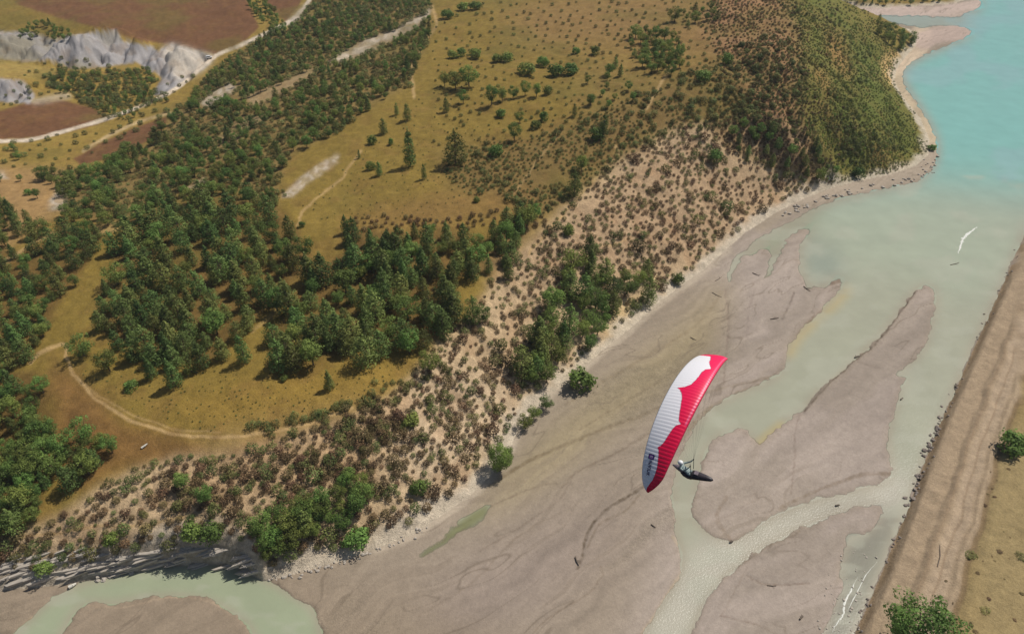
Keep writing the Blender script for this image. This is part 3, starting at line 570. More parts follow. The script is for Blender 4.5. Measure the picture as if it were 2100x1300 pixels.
#__VEG__
# ------------------------------------------------------------------ plant prototypes
def leaf_mesh(name, clumps, size, seed, mat):
    """clumps: (centre, radii, count).  Small leaf-spray faces turned outward from each clump."""
    rg = np.random.default_rng(seed); V = []; T = []
    for c, r, n in clumps:
        d = rg.normal(size=(n, 3)); d /= np.linalg.norm(d, axis=1)[:, None]
        rad = rg.uniform(0.72, 1.06, n)[:, None]
        p = np.asarray(c) + d * rad * np.asarray(r)
        nn = d + rg.normal(size=(n, 3)) * 0.30; nn[:, 2] += 0.25; nn /= np.linalg.norm(nn, axis=1)[:, None]
        a = np.cross(nn, rg.normal(size=(n, 3))); a /= np.linalg.norm(a, axis=1)[:, None]; b = np.cross(nn, a)
        s = size * rg.uniform(0.6, 1.35, n)[:, None]; s2 = s * rg.uniform(0.5, 1.0, n)[:, None]
        q = np.stack([p - a * s, p + b * s2 * 0.9, p + a * s, p - b * s2], 1)
        V.append(q.reshape(-1, 3)); t = rg.uniform(0.72, 1.28) * rg.uniform(0.8, 1.2, n); T.append(np.repeat(t, 4))
    V = np.concatenate(V); f = np.arange(len(V)).reshape(-1, 4)
    me = mesh_np(name, V, f); attr(me, 'tint', np.concatenate(T)); me.materials.append(mat); return me
def tubes_mesh(name, segs, mat, sides=6):
    """segs: (p0, p1, r0, r1)"""
    V = []; Fc = []
    for p0, p1, r0, r1 in segs:
        p0 = np.array(p0, float); p1 = np.array(p1, float); d = p1 - p0; d /= np.linalg.norm(d) + 1e-9
        a = np.cross(d, [0.31, 0.95, 0.07]); a /= np.linalg.norm(a) + 1e-9; b = np.cross(d, a); k = len(V)
        for i in range(sides):
            t = 2 * math.pi * i / sides; o_ = a * math.cos(t) + b * math.sin(t); V.append(p0 + o_ * r0); V.append(p1 + o_ * r1)
        for i in range(sides):
            j = (i + 1) % sides; Fc.append((k + 2 * i, k + 2 * j, k + 2 * j + 1, k + 2 * i + 1))
    me = mesh_np(name, V, Fc, True); me.materials.append(mat); return me
def pine_proto(seed, rmax, cone):
    rg = np.random.default_rng(seed); cl = []; seg = [((0, 0, -0.6), (0.1, 0, 4), 0.22, 0.16), ((0.1, 0, 4), (0, 0.1, 9.2), 0.16, 0.04)]
    for lv in range(6):
        t = lv / 5.0; z = 1.9 + 6.3 * t
        rr = rmax * ((1 - t) ** 0.7 * cone + (1 - cone) * math.sqrt(max(0.05, 1 - (1.35 * t - 0.5) ** 2))) + 0.2
        nb = max(3, int(6.5 - 3 * t)); off = rg.uniform(0, 6.28)
        for k in range(nb):
            a = off + 6.283 * k / nb + rg.normal() * 0.2; r = rr * rg.uniform(0.75, 1.06)
            c = (math.cos(a) * r * 0.62, math.sin(a) * r * 0.62, z + rg.normal() * 0.25 - 0.08 * r)
            s = (0.55 + 0.30 * r) * rg.uniform(0.85, 1.15)
            cl.append((c, (s, s, s * 0.72), 70)); seg.append(((0, 0, z - 0.35), c, 0.06, 0.025))
    for k in range(3): cl.append(((rg.normal() * 0.12, rg.normal() * 0.12, 8.3 + 0.55 * k), (0.7 - 0.2 * k,) * 2 + (0.6,), 24))
    return leaf_mesh('pine_crown', cl, 0.20, seed, M_PINE), tubes_mesh('pine_trunk', seg, M_BARK)
def broad_proto(seed, rmax):
    rg = np.random.default_rng(seed); cl = []; seg = [((0, 0, -0.6), (0.1, 0.05, 2.6), 0.26, 0.2)]
    for k in range(30):
        d = rg.normal(size=3); d /= np.linalg.norm(d); d[2] = d[2] * 0.85 + 0.12; fl = 1.0 if d[2] > -0.2 else 0.75
        rr = rg.uniform(0.55, 0.86)
        c = np.array([d[0] * rmax * rr * fl, d[1] * rmax * rr * fl, 5.0 + d[2] * 4.2 * rr]); s = rg.uniform(1.0, 1.6)
        cl.append((c, (s, s, s * 0.85), 72))
        if k < 12: seg.append(((0.1, 0.05, 2.0), c, 0.1, 0.03))
    return leaf_mesh('leafy_crown', cl, 0.20, seed, M_LEAF), tubes_mesh('leafy_trunk', seg, M_BARK)
def shrub_proto(seed, mat, n=9, rmax=1.0, size=0.105, cnt=15):
    """a low round dome of twigs, denser on the outside"""
    rg = np.random.default_rng(seed); cl = [((0, 0, 0.5), (rmax * 0.84, rmax * 0.84, 0.95), 190), ((0, 0, 0.5), (rmax * 0.66, rmax * 0.66, 0.78), 90)]
    for k in range(n):
        a = 6.283 * k / n + rg.normal() * 0.3; r = rmax * rg.uniform(0.45, 0.8); s = rg.uniform(0.28, 0.42)
        cl.append(((math.cos(a) * r, math.sin(a) * r, 0.35 + 0.55 * (1 - (r / rmax) ** 2) + rg.uniform(0, 0.25)), (s, s, s * 0.9), 9))
    return leaf_mesh('shrub', cl, size, seed, mat)
PINES = [pine_proto(1, 2.8, 0.5), pine_proto(2, 3.0, 0.3), pine_proto(3, 2.6, 0.7), pine_proto(4, 3.3, 0.12), pine_proto(5, 2.9, 0.35)]
BROADS = [broad_proto(11, 3.4), broad_proto(12, 3.9), broad_proto(13, 3.1), broad_proto(14, 4.3)]
SHRUB_B = [shrub_proto(21 + i, M_BROWN, 8 + i % 3, 0.95 + 0.1 * (i % 3)) for i in range(5)]
SHRUB_H = [shrub_proto(31 + i, M_HEATH, 8 + i % 3, 1.0 + 0.12 * (i % 3)) for i in range(5)]
SHRUB_G = [shrub_proto(41 + i, M_LEAF, 9, 1.05 + 0.1 * (i % 3), 0.11, 18) for i in range(4)]

def bush_proto(seed, rmax):
    rg = np.random.default_rng(seed); cl = []
    cl.append(((0, 0, 0.6), (rmax * 0.7, rmax * 0.7, 0.75), 160))
    for k in range(16):
        d = rg.normal(size=3); d /= np.linalg.norm(d); d[2] = abs(d[2]) - 0.12; rr = rg.uniform(0.45, 0.75); s = rg.uniform(0.28, 0.45)
        cl.append(((d[0] * rmax * rr, d[1] * rmax * rr, 0.55 + d[2] * 1.1 * rr), (s * 1.15, s * 1.15, s), 46))
    return leaf_mesh('bush', cl, 0.10, seed, M_LEAF)
SHRUB_F = [bush_proto(61 + i, 1.0 + 0.08 * i) for i in range(4)]
RG = np.random.default_rng(77)
def size_at(p, hpx):
    """real height of something hpx photo points tall standing at p"""
    d = p[..., 1] * cP - (p[..., 2] - CZ) * sP; hor = np.hypot(p[..., 0], p[..., 1]); sl = np.hypot(hor, p[..., 2] - CZ)
    return hpx * d / F / (hor / sl)
def darts(poly, sp, avoid=(), keep=1.0, tries=None, seed=0, yr=0.62, dens=None, warp=14.0):
    """scatter points inside a photo polygon with spacing sp (number or function of py)"""
    rg = np.random.default_rng(seed); P = np.asarray(poly, float); x0, y0 = P.min(0); x1, y1 = P.max(0)
    x0 = max(x0, -140); x1 = min(x1, 2240); y0 = max(y0, -60)
    f = sp if callable(sp) else (lambda y: sp + 0 * y); smin = float(f(np.array(y0))); n = int(6.0 * (x1 - x0) * (y1 - y0) / (smin * smin * yr)) if tries is None else tries
    n = min(n, 60000)
    qx = rg.uniform(x0 - 20, x1 + 20, n); qy = rg.uniform(y0 - 15, y1 + 15, n); jt = warp * np.clip(qy / 500, 0.5, 1.2); ok = inside(P, qx + (fbm(qx / 35, qy / 25, 171, 3) - 0.5) * jt, qy + (fbm(qx / 35, qy / 25, 173, 3) - 0.5) * jt * 0.6)
    for a in avoid: ok &= ~inside(a, qx, qy)
    if dens is not None: ok &= rg.uniform(0, 1, n) < dens(qx, qy)
    qx, qy = qx[ok], qy[ok]; out = []; cell = {}; s_all = f(qy); g = float(np.max(s_all)) if len(qy) else 1
    for x, y, s in zip(qx, qy, s_all):
        s *= rg.uniform(0.75, 1.25); i, j = int(x // g), int(y // (g * yr)); bad = False
        for a in (-1, 0, 1):
            for b in (-1, 0, 1):
                for (u, v) in cell.get((i + a, j + b), ()):
                    if (u - x) ** 2 + ((v - y) / yr) ** 2 < s * s: bad = True; break
                if bad: break
            if bad: break
        if not bad:
            cell.setdefault((i, j), []).append((x, y)); out.append((x, y))
    o_ = np.array(out) if out else np.zeros((0, 2))
    return o_[rg.uniform(0, 1, len(o_)) < keep]
def lerp(y, ya, va, yb, vb): return va + (np.clip(y, min(ya, yb), max(ya, yb)) - ya) / (yb - ya) * (vb - va)

# ------------------------------------------------------------------ the woods: sample every tree, then build the largest singly
trees = []       # (px, py_base, hpx, widthscale, kind, label, group)
def wood(poly, h, sp, mix, label_p, label_b, group, avoid=(), seed=0, keep=1.0, dens=None):
    pts = darts(poly, sp, avoid, keep, seed=seed, dens=dens)
    rg = np.random.default_rng(seed + 500)
    for x, y in pts:
        hh = float(h(y)) * rg.uniform(0.62, 1.22); br = rg.uniform() < mix
        if br: hh *= 0.82
        trees.append((x, y + 0.38 * hh, hh, rg.uniform(0.92, 1.22), 'b' if br else 'p', label_b if br else label_p, group))
k_ = lambda v: (lambda y: v + 0 * y)
wood(A1, k_(55), 33, 0.18, 'dark pine in the dense forest block left of the grassy forest gap', 'rounded broadleaf tree inside the dense pine block left of the gap', 'trees of the forest block left of the gap', seed=1)
wood(A2, k_(57), 34, 0.28, 'tall pine in the forest block right of the grassy forest gap', 'broadleaf tree among the pines right of the grassy forest gap', 'trees of the forest block right of the gap', seed=2)
wood(B1, k_(46), 29, 0.35, 'pine in the wood along the left edge above the track', 'broadleaf tree in the wood along the left edge above the track', 'trees of the left edge wood', seed=3)
wood(C1, k_(50), 31, 0.75, 'pine in the lower left corner wood below the track', 'round leafy tree in the lower left corner wood below the track', 'trees of the lower left wood', seed=4)
wood(C2, k_(50), 24, 0.8, 'small pine on the spur beside the lower left wood', 'leafy tree on the spur pointing right of the lower left wood', 'trees of the lower left spur', seed=5)
wood(F1, k_(48), 28, 0.25, 'pine in the belt below the ochre meadow', 'leafy tree in the belt below the ochre meadow', 'trees of the belt below the meadow', seed=6)
wood(G1, k_(52), 29, 0.45, 'pine in the grove above the sandy river bank', 'leafy tree in the grove above the sandy river bank', 'trees of the riverside grove', seed=7)
wood(H1, k_(40), 26, 0.92, 'small pine in the thicket above the cliff and river pool', 'leafy tree in the thicket above the cliff and river pool', 'trees of the cliff thicket', seed=8)
wood(D1, lambda y: lerp(y, 0, 15, 430, 38), lambda y: lerp(y, 0, 9.5, 430, 24), 0.78, 'pine on the wooded ridge below the brown fields', 'leafy tree on the wooded ridge below the brown fields', 'trees of the upper left ridge', avoid=D1X, seed=9, keep=0.84, dens=lambda x, y: 0.05 + 0.95 * sstep(0.40, 0.48, fbm(x / 40 + y / 60, y / 26, 191, 3)))
wood(E1, k_(40), 22, 0.5, 'pine at the left edge beside the pale clearing', 'leafy tree at the left edge beside the pale clearing', 'trees by the pale clearing', seed=10)
wood(I1, k_(28), 14, 0.8, 'pine in the grove under the hill crest', 'leafy tree in the grove under the hill crest', 'trees of the hill grove', seed=11)
wood(I2, k_(26), 25, 0.6, 'pine on the scrub slope below the green flank', 'leafy tree on the scrub slope below the green flank', 'trees of the upper scrub slope', seed=12)
wood(I3, k_(26), 13, 0.7, 'pine on the point above the far beach', 'leafy tree on the point above the far beach', 'trees of the far point', seed=13)
wood(I4, k_(20), 13, 0.8, 'pine on the crest at the top of the photo', 'leafy tree on the crest at the top of the photo', 'trees of the crest', seed=14)
wood(HEDGE, k_(18), 10, 0.95, 'pine in the hedge between the brown fields', 'leafy tree in the hedge between the brown fields', 'hedge trees between the fields', seed=15)
wood([(1745,-14),(1985,-14),(1975,4),(1900,8),(1745,6)], k_(16), 11, 0.6, 'pine on the far shore above the pale beach', 'leafy tree on the far shore above the pale beach', 'trees of the far shore', seed=16)
wood(MV, k_(17), 13, 0.95, 'pine below the grey marl gullies', 'bushy tree below the grey marl gullies', 'bushy trees below the marl', seed=17, keep=0.75)
wood([(60,48),(100,40),(140,62),(150,78),(90,80),(40,76)], k_(16), 11, 0.95, 'pine above the grey marl gullies', 'bushy tree above the grey marl gullies', 'bushy trees above the marl', seed=18)
wood([(1200,150),(1260,130),(1310,150),(1310,200),(1270,225),(1200,215)], k_(28), 26, 0.75, 'pine in the loose copse on the upper meadow', 'leafy tree in the loose copse on the upper meadow', 'trees of the meadow copse', seed=19)
wood([(340,420),(60,400),(-60,330),(-60,300),(60,300),(60,330)], k_(24), 40, 0.9, 'lone pine in the clearing by the left road', 'lone bushy tree in the clearing by the left road', 'trees in the left clearing', seed=20)
ISO = [(842,342,80,.62,'p','tall narrow pine with a long shadow on the ochre meadow'),(935,338,73,.95,'p','broad spired pine standing alone on the ochre meadow'),(870,368,34,.6,'p','short thin pine just below the tall narrow meadow pine'),
 (836,248,37,.8,'p','small pine beside the footpath on the upper meadow'),(814,236,26,.7,'p','tiny pine at the wood edge beside the meadow footpath'),(787,275,34,.95,'p','bushy young pine at the left of the meadow'),(764,296,22,.9,'b','low leafy sapling downhill of the bushy young pine'),
 (760,348,22,.8,'b','small dark sapling at the lower left of the meadow pines'),(778,360,30,.9,'p','young pine at the lower left of the meadow group'),(737,325,20,.6,'p','thin sapling at the meadow edge by the white scar'),(803,297,17,.7,'b','faint pale sapling between the meadow pines'),
 (915,231,32,.8,'p','single pine with clear ground around it on the upper meadow'),(912,178,32,.9,'b','leafy tree left of the big meadow clump'),(935,185,42,1.1,'b','leftmost leafy tree of the big meadow clump'),(962,178,44,1.1,'b','right leafy tree of the big meadow clump'),(950,213,30,1,'b','leafy tree at the front of the big meadow clump'),
 (1008,216,44,.9,'b','largest leafy tree at the left end of the meadow row'),(1030,208,30,1,'b','second tree from the left in the meadow row'),(1052,203,28,1,'b','third tree from the left in the meadow row'),(1077,196,30,.9,'b','middle tree of the meadow row'),(1100,199,30,.9,'b','second tree from the right in the meadow row'),(1123,193,20,1,'b','small bush ending the meadow row'),
 (1028,240,20,1.1,'b','low bush with a dark shadow below the meadow row'),(1178,238,27,.7,'p','small pine on the bare ground right of the meadow'),(1055,288,38,.9,'b','leafy tree at the lower right edge of the meadow'),(1066,252,25,1,'b','pale leafy tree above the lower right meadow edge'),(1117,247,22,1,'b','pale bush on the bare ground right of the meadow row'),(1097,263,20,1,'b','round bush near the right meadow edge'),
 (1017,320,28,1.1,'b','bush at the foot of the meadow beside the scrub'),(927,120,20,1.1,'b','left bush of the three high on the meadow'),(947,117,22,1,'b','middle bush of the three high on the meadow'),(975,119,24,1,'b','right bush of the three high on the meadow'),(1020,128,20,1.2,'b','grey green bush left of the high meadow thicket'),(1040,126,22,1.2,'b','grey green bush right in the high meadow thicket'),
 (1080,150,26,1.3,'b','round bush left in the upper hill row'),(1113,136,25,1,'b','dark bush between the two upper hill clumps'),(1140,156,29,1.2,'b','left bush of the wide upper hill clump'),(1168,154,28,1.2,'b','right bush of the wide upper hill clump'),(1222,113,22,1,'b','bush on the reddish ground of the upper hill'),(1180,110,16,1,'b','small bush on the stony strip of the upper hill'),
 (1237,282,50,.7,'p','tall dark pine in the heath below the copse'),(1222,285,30,1,'b','bush leaning beside the tall dark heath pine'),(1177,404,56,.8,'p','big dark pine at the upper edge of the scree'),(1192,352,36,.9,'b','leafy tree above the big scree edge pine'),(1383,45,30,1.3,'b','round dark tree near the crest'),(1425,48,24,1.2,'b','round tree right of the dark crest tree'),
 (1490,130,24,1,'b','round dark bush alone on the crest slope'),(1440,165,26,1.2,'b','wide green bush on the crest slope'),(1350,100,24,1.2,'b','leafy bush at the right of the hill grove'),(917,38,22,1.2,'b','bush by the footpath at the top of the meadow'),(950,22,20,1.3,'b','left bush of the pair at the top edge'),(975,20,20,1.3,'b','right bush of the pair at the top edge'),
 (503,742,60,.75,'p','solitary pine standing in the forest gap'),(577,758,66,.95,'p','full pine at the front of the right forest block'),(643,748,54,1.05,'b','yellow green round tree at the front of the forest'),(677,798,42,.85,'p','small pine standing alone on the dry terrace'),(360,792,62,.9,'p','bushy pine at the front edge of the left forest block'),
 (313,776,50,.85,'p','pine left of the front bushy pine on the terrace'),(225,760,46,1.1,'b','yellowish tree near the bend of the terrace track'),(173,730,46,1.2,'b','wide spreading tree above the bend of the terrace track'),(263,740,26,1.1,'b','low tree between the two yellowish terrace trees'),(393,762,46,.9,'p','short pine tucked beside the front bushy pine'),
 (970,662,58,.9,'p','lone pine on the edge between terrace and scree'),(990,665,40,.9,'b','smaller tree touching the lone scree edge pine'),(870,718,46,1,'p','dark pine below the forest on the terrace edge'),(880,760,40,1.1,'b','dark bushy tree at the top of the scree'),(845,870,24,1.1,'b','bright green bush in the middle of the scrub slope'),
 (1190,796,42,1.1,'b','bright yellow green bush at the river bank'),(1075,878,27,1.1,'b','lowest of the three bushes on the river bank'),(1095,858,25,1.1,'b','middle of the three bushes on the river bank'),(1120,838,26,1.1,'b','topmost of the three bushes on the river bank'),(1026,966,54,.85,'b','solitary round tree on the mud at the bank foot'),
 (2066,922,44,1.2,'b','round green bush alone on the right field'),(1872,1352,104,1.15,'b','large leafy tree cut by the bottom edge'),(378,1000,34,1.1,'b','yellow green tree left on the lower scrub slope'),(425,1030,36,1,'b','leafy tree with a dark shadow on the lower scrub slope'),(235,1112,24,1.1,'b','bright bush low on the left scrub slope'),(95,1172,24,1.1,'b','dark bush on the rock ledges'),
 (395,1100,30,1.1,'b','left bush above the shaded cliff'),(440,1102,32,1.1,'b','right bush above the shaded cliff'),(735,1115,30,1.1,'b','bush at the bank top right of the thicket'),(860,1010,26,1,'b','dark bush low on the scrub slope near the bank'),(1165,480,24,1,'b','olive bush on the upper scree'),(1390,580,22,1,'b','olive bush at the bank below the upper scree'),
 (1910,308,14,1.3,'b','low dark shrub on the rocky point'),(1800,50,22,.7,'p','spiky pine alone above the far beach'),(1465,330,28,1,'b','green bush on the upper scree'),(1680,372,30,1,'b','dark tree at the shore below the green flank'),(1760,362,24,1.1,'b','green bush at the shore right of the dark tree'),(195,215,18,.8,'p','dark tree at the corner of the lower brown field'),
 (60,400,16,1,'b','lone dark bush in the pale clearing'),(710,478,40,.8,'p','leftmost pine of the belt below the meadow'),(820,520,62,.75,'p','tallest dark pine of the belt below the meadow'),(1090,438,30,1,'p','last pine of the belt near the scree path'),(977,414,13,1.1,'b','tiny dark bush alone on the lower meadow'),(620,466,14,1,'b','tiny dark bush beside the meadow path'),(583,778,12,1.1,'b','tiny bush on the terrace below the front pine'),(273,798,22,1.2,'b','round green bush on the terrace grass')]
iso_pts = [(x, y) for x, y, *_ in ISO]
trees = [t for t in trees if all((t[0] - x) ** 2 + ((t[1] - y) / 0.7) ** 2 > 15 ** 2 for x, y in iso_pts)]
P3 = place([t[0] for t in trees], [t[1] for t in trees]); PI3 = place([t[0] for t in ISO], [t[1] for t in ISO])
HT = size_at(P3, np.array([t[2] for t in trees])); HI = size_at(PI3, np.array([t[2] for t in ISO], float))
dl_ = grid_at(DL, P3[:, 0], P3[:, 1])
BIG = broad_proto(15, 4.2)
def fine_crown(seed, rmax):
    rg = np.random.default_rng(seed); cl = []
    for k in range(60):
        d = rg.normal(size=3); d /= np.linalg.norm(d); d[2] = d[2] * 0.85 + 0.12; rr = rg.uniform(0.6, 0.92)
        cl.append((np.array([d[0] * rmax * rr, d[1] * rmax * rr, 5.0 + d[2] * 4.2 * rr]), (rg.uniform(.7, 1.2),) * 2 + (rg.uniform(.6, .95),), 110))
    for rr in (0.82, 0.7): cl.append(((0, 0, 5.1), (rmax * rr, rmax * rr, 3.9 * rr), 1500))
    return leaf_mesh('leafy_crown', cl, 0.13, seed, M_LEAF)
FINE = [fine_crown(51, 3.9), fine_crown(52, 4.4)]
def add_bush(p, h, ws, label, group=None):
    me = SHRUB_F[int(RG.integers(0, len(SHRUB_F)))]; s = h / 1.75
    o = link('bush', me, None, None, p - np.array([0, 0, 0.04 * h])); o.scale = (s * ws * 0.85, s * ws * 0.85, s); o.rotation_euler = (0, 0, RG.uniform(0, 6.28)); tag(o, label, 'bush', group)
def add_tree(p, h, ws, kind, label, group=None):
    cm, tm = (PINES if kind == 'p' else BROADS)[int(RG.integers(0, 5 if kind == 'p' else 4))]
    s = h / (10.2 if kind == 'p' else 9.6)
    if kind == 'b' and ('cut by' in label or 'solitary' in label): cm = FINE[int('cut by' in label)]
    r = empty('pine_tree' if kind == 'p' else 'leafy_tree', p - np.array([0, 0, 0.02 * h]), RG.uniform(0, 6.28)); r.scale = (s * ws, s * ws, s)
    tag(r, label, 'pine tree' if kind == 'p' else 'tree', group)
    link('crown', cm, None, r); link('trunk', tm, None, r)
for (x, y, hp, ws, kd, lb), p, h in zip(ISO, PI3, HI):
    if any(w in lb for w in ('bush ', 'bush,', 'shrub', 'sapling')) and kd == 'b' or lb.endswith('bush'): add_bush(p, h, ws, lb)
    else: add_tree(p, h, ws, kd, lb)
rest_p, rest_b = [], []
ORD = ['first', 'second', 'third', 'fourth', 'fifth', 'sixth', 'seventh', 'eighth', 'ninth', 'tenth', 'eleventh', 'twelfth', 'thirteenth', 'fourteenth', 'fifteenth', 'sixteenth', 'seventeenth', 'eighteenth', 'nineteenth', 'twentieth', 'twenty-first', 'twenty-second', 'twenty-third', 'twenty-fourth', 'twenty-fifth']
BLOCK = {'trees of the forest block left of the gap': 'dense forest left of gap', 'trees of the forest block right of the gap': 'forest right of gap', 'trees of the left edge wood': 'left edge wood', 'trees of the lower left wood': 'lower left wood',
         'trees of the lower left spur': 'the lower left spur', 'trees of the belt below the meadow': 'belt below the meadow', 'trees of the riverside grove': 'the riverside grove', 'trees of the cliff thicket': 'the cliff thicket', 'trees by the pale clearing': 'wood by pale clearing'}
for g_, nm_ in BLOCK.items():
    ix = [i for i, t in enumerate(trees) if t[6] == g_ and dl_[i] >= 1.5 and -25 < t[0] < 2125 and -10 < t[1] - 0.3 * t[2] < 1330]
    if not ix: continue
    ys = [trees[i][1] for i in ix]; y1 = max(ys); rows = {}
    for i in ix: rows.setdefault(int((y1 - trees[i][1]) // 38), []).append(i)
    for rr_, (k0, ii) in enumerate(sorted(rows.items())):
        for c0_, i in enumerate(sorted(ii, key=lambda i: trees[i][0])):
            t = trees[i]; trees[i] = t[:5] + ('%s %s from left, %s row from front of %s' % ('pine' if t[4] == 'p' else 'round leafy tree', ORD[c0_], ORD[rr_], nm_), g_)
nsing = {'p': 0, 'b': 0}
for i in sorted(range(len(trees)), key=lambda i: -trees[i][2]):
    x, y, hp, ws, kd, lb, gr = trees[i]
    if dl_[i] < 1.5: continue
    vis = -25 < x < 2125 and -10 < y - 0.3 * hp < 1330
    if nsing[kd] < 255 and vis: add_tree(P3[i], HT[i], ws, kd, lb, gr); nsing[kd] += 1
    else: (rest_p if kd == 'p' else rest_b).append((P3[i], HT[i] / (10.2 if kd == 'p' else 9.6), ws))
print('TREES', len(trees), nsing, len(rest_p), len(rest_b))

def scatter(name, label, pts, scales, meshes, cat=None):
    """one 'stuff' object: plants on points, through geometry nodes"""
    pts = np.asarray(pts); me = bpy.data.meshes.new(name); me.from_pydata([tuple(p) for p in pts], [], [])
    rg = np.random.default_rng(len(pts)); attr(me, 'plant_size', scales); attr(me, 'plant_turn', rg.uniform(0, 6.28, len(pts))); attr(me, 'plant_kind', rg.integers(0, len(meshes), len(pts)), 'INT')
    coll = bpy.data.collections.new(name + '_kinds')
    for i, m in enumerate(meshes):
        if isinstance(m, tuple):
            bm = bmesh.new(); bm.from_mesh(m[0]); n0 = len(bm.faces); bm.from_mesh(m[1]); bm.faces.ensure_lookup_table()
            for f in bm.faces[n0:]: f.material_index = 1
            mj = bpy.data.meshes.new(name + '_plant'); bm.to_mesh(mj); bm.free(); mj.materials.append(m[0].materials[0]); mj.materials.append(M_BARK)
            ly = mj.attributes.get('tint'); m = mj
        coll.objects.link(bpy.data.objects.new('%s_kind_%02d' % (name, i), m))
    o = link(name, me); tag(o, label, cat, None, 'stuff')
    ng = bpy.data.node_groups.new(name, 'GeometryNodeTree'); ng.interface.new_socket('Geometry', in_out='INPUT', socket_type='NodeSocketGeometry'); ng.interface.new_socket('Geometry', in_out='OUTPUT', socket_type='NodeSocketGeometry')
    N = ng.nodes; L = ng.links; gi = N.new('NodeGroupInput'); go = N.new('NodeGroupOutput'); ip = N.new('GeometryNodeInstanceOnPoints'); ci = N.new('GeometryNodeCollectionInfo')
    ci.inputs['Collection'].default_value = coll; ci.inputs['Separate Children'].default_value = True; ci.inputs['Reset Children'].default_value = True
    def na(nm, t):
        n = N.new('GeometryNodeInputNamedAttribute'); n.data_type = t; n.inputs['Name'].default_value = nm; return n.outputs['Attribute']
    cmb = N.new('ShaderNodeCombineXYZ'); L.new(na('plant_turn', 'FLOAT'), cmb.inputs[2])
    er = N.new('FunctionNodeEulerToRotation'); L.new(cmb.outputs[0], er.inputs[0])
    L.new(gi.outputs[0], ip.inputs['Points']); L.new(ci.outputs[0], ip.inputs['Instance']); ip.inputs['Pick Instance'].default_value = True
    L.new(na('plant_kind', 'INT'), ip.inputs['Instance Index']); L.new(er.outputs[0], ip.inputs['Rotation']); L.new(na('plant_size', 'FLOAT'), ip.inputs['Scale']); L.new(ip.outputs[0], go.inputs[0])
    md = o.modifiers.new('plants', 'NODES'); md.node_group = ng
    return o
if rest_p: scatter('far_pines', 'mass of small pines filling the far wooded ridge', [a for a, _, _ in rest_p], [s for _, s, _ in rest_p], PINES)
if rest_b: scatter('far_woodland', 'mass of small leafy trees filling the far wooded ridge', [a for a, _, _ in rest_b], [s for _, s, _ in rest_b], BROADS)

# ------------------------------------------------------------------ scrub
clump_n = lambda X_, Y_, sc, sd: fbm(X_ / sc, Y_ / sc, sd, 3)
sp_s = lambda y: np.where(y < 850, lerp(y, 260, 7.8, 850, 13.5), lerp(y, 850, 13.5, 1050, 20.0))
sc_pts = darts(SCREE, sp_s, (G1, H1), 1.0, seed=31, yr=0.75, dens=lambda x, y: 0.25 + 0.75 * sstep(0.36, 0.5, clump_n(x, y, 70, 5)))
hp = lerp(sc_pts[:, 1], 260, 6.6, 1100, 10.0) * np.exp(RG.normal(0, 0.32, len(sc_pts))) * np.where(RG.uniform(0, 1, len(sc_pts)) < 0.08, 1.6, 1.0)
s3 = place(sc_pts[:, 0], sc_pts[:, 1] + 0.3 * hp); sh = size_at(s3, hp) / 1.75
ok = seg_sdf(FOOT_W, s3[:, 0], s3[:, 1]) > 2.5; s3, sh, hp, sc_pts = s3[ok], sh[ok], hp[ok], sc_pts[ok]
isbrown = RG.uniform(0, 1, len(sh)) < np.clip(1.02 - 0.9 * clump_n(sc_pts[:, 0], sc_pts[:, 1], 90, 9), 0.35, 0.95)
order = np.argsort(-hp); single = np.zeros(len(sh), bool)
vis = (sc_pts[:, 0] > -5) & (sc_pts[:, 0] < 2100)
ns = 0
for i in order:
    if not vis[i] or not isbrown[i]: continue
    single[i] = True; ns += 1
    r = link('dry_shrub', SHRUB_B[int(RG.integers(0, 5))], None, None, s3[i] - np.array([0, 0, 0.05])); r.scale = (sh[i] * RG.uniform(.9, 1.2),) * 2 + (sh[i],); r.rotation_euler = (0, 0, RG.uniform(0, 6.28))
    tag(r, 'rusty brown shrub on the pale scree slope above the river mud', 'shrub', 'rusty shrubs dotting the scree slope')
    if ns >= 270: break
m_ = isbrown & ~single; scatter('scree_scrub', 'small rusty brown shrubs covering the pale scree slope', s3[m_], sh[m_], SHRUB_B)
sets_h = [(s3[~isbrown], sh[~isbrown])]; sets_b = []
def more(poly, sp, h, seed, target, avoid=(), dens=None, keep=1.0, warp=75.0):
    q = darts(poly, sp, avoid, keep, seed=seed, yr=0.7, dens=dens, warp=warp)
    if not len(q): return
    hh = h * RG.uniform(0.6, 1.35, len(q)); p = place(q[:, 0], q[:, 1] + 0.3 * hh); d = np.maximum(seg_sdf(FOOT_W, p[:, 0], p[:, 1]), seg_sdf(SPIT_W, p[:, 0], p[:, 1])); k = d > 1.0
    target.append((p[k], (size_at(p, hh) / 1.75)[k]))
more(HEATH, 8.5, 6.0, 41, sets_h, (I1, I2), lambda x, y: sstep(0.36, 0.55, clump_n(x, y, 45, 21)))
more(RIDGE, 6.5, 4.6, 42, sets_b, (), lambda x, y: 0.2 + 0.8 * sstep(0.4, 0.6, clump_n(x, y, 30, 23)), warp=260.0)
more([(1620,0),(1700,20),(1760,100),(1800,220),(1840,300),(1800,350),(1700,350),(1650,200)], 11, 6.5, 60, sets_h, (), lambda x, y: sstep(0.44, 0.56, clump_n(x, y, 38, 71)), warp=120.0)
more([(1620,0),(1700,20),(1740,160),(1760,330),(1690,350),(1640,200)], 11, 5, 61, sets_b, (), lambda x, y: sstep(0.46, 0.58, clump_n(x, y, 42, 73)), warp=160.0)
more([(1450,250),(1560,240),(1660,270),(1700,372),(1600,345),(1500,310)], 7.5, 6, 55, sets_b)
more([(560,760),(860,740),(850,800),(640,860),(420,880),(300,840),(160,760)], 11, 2.4, 56, sets_h, keep=0.5)
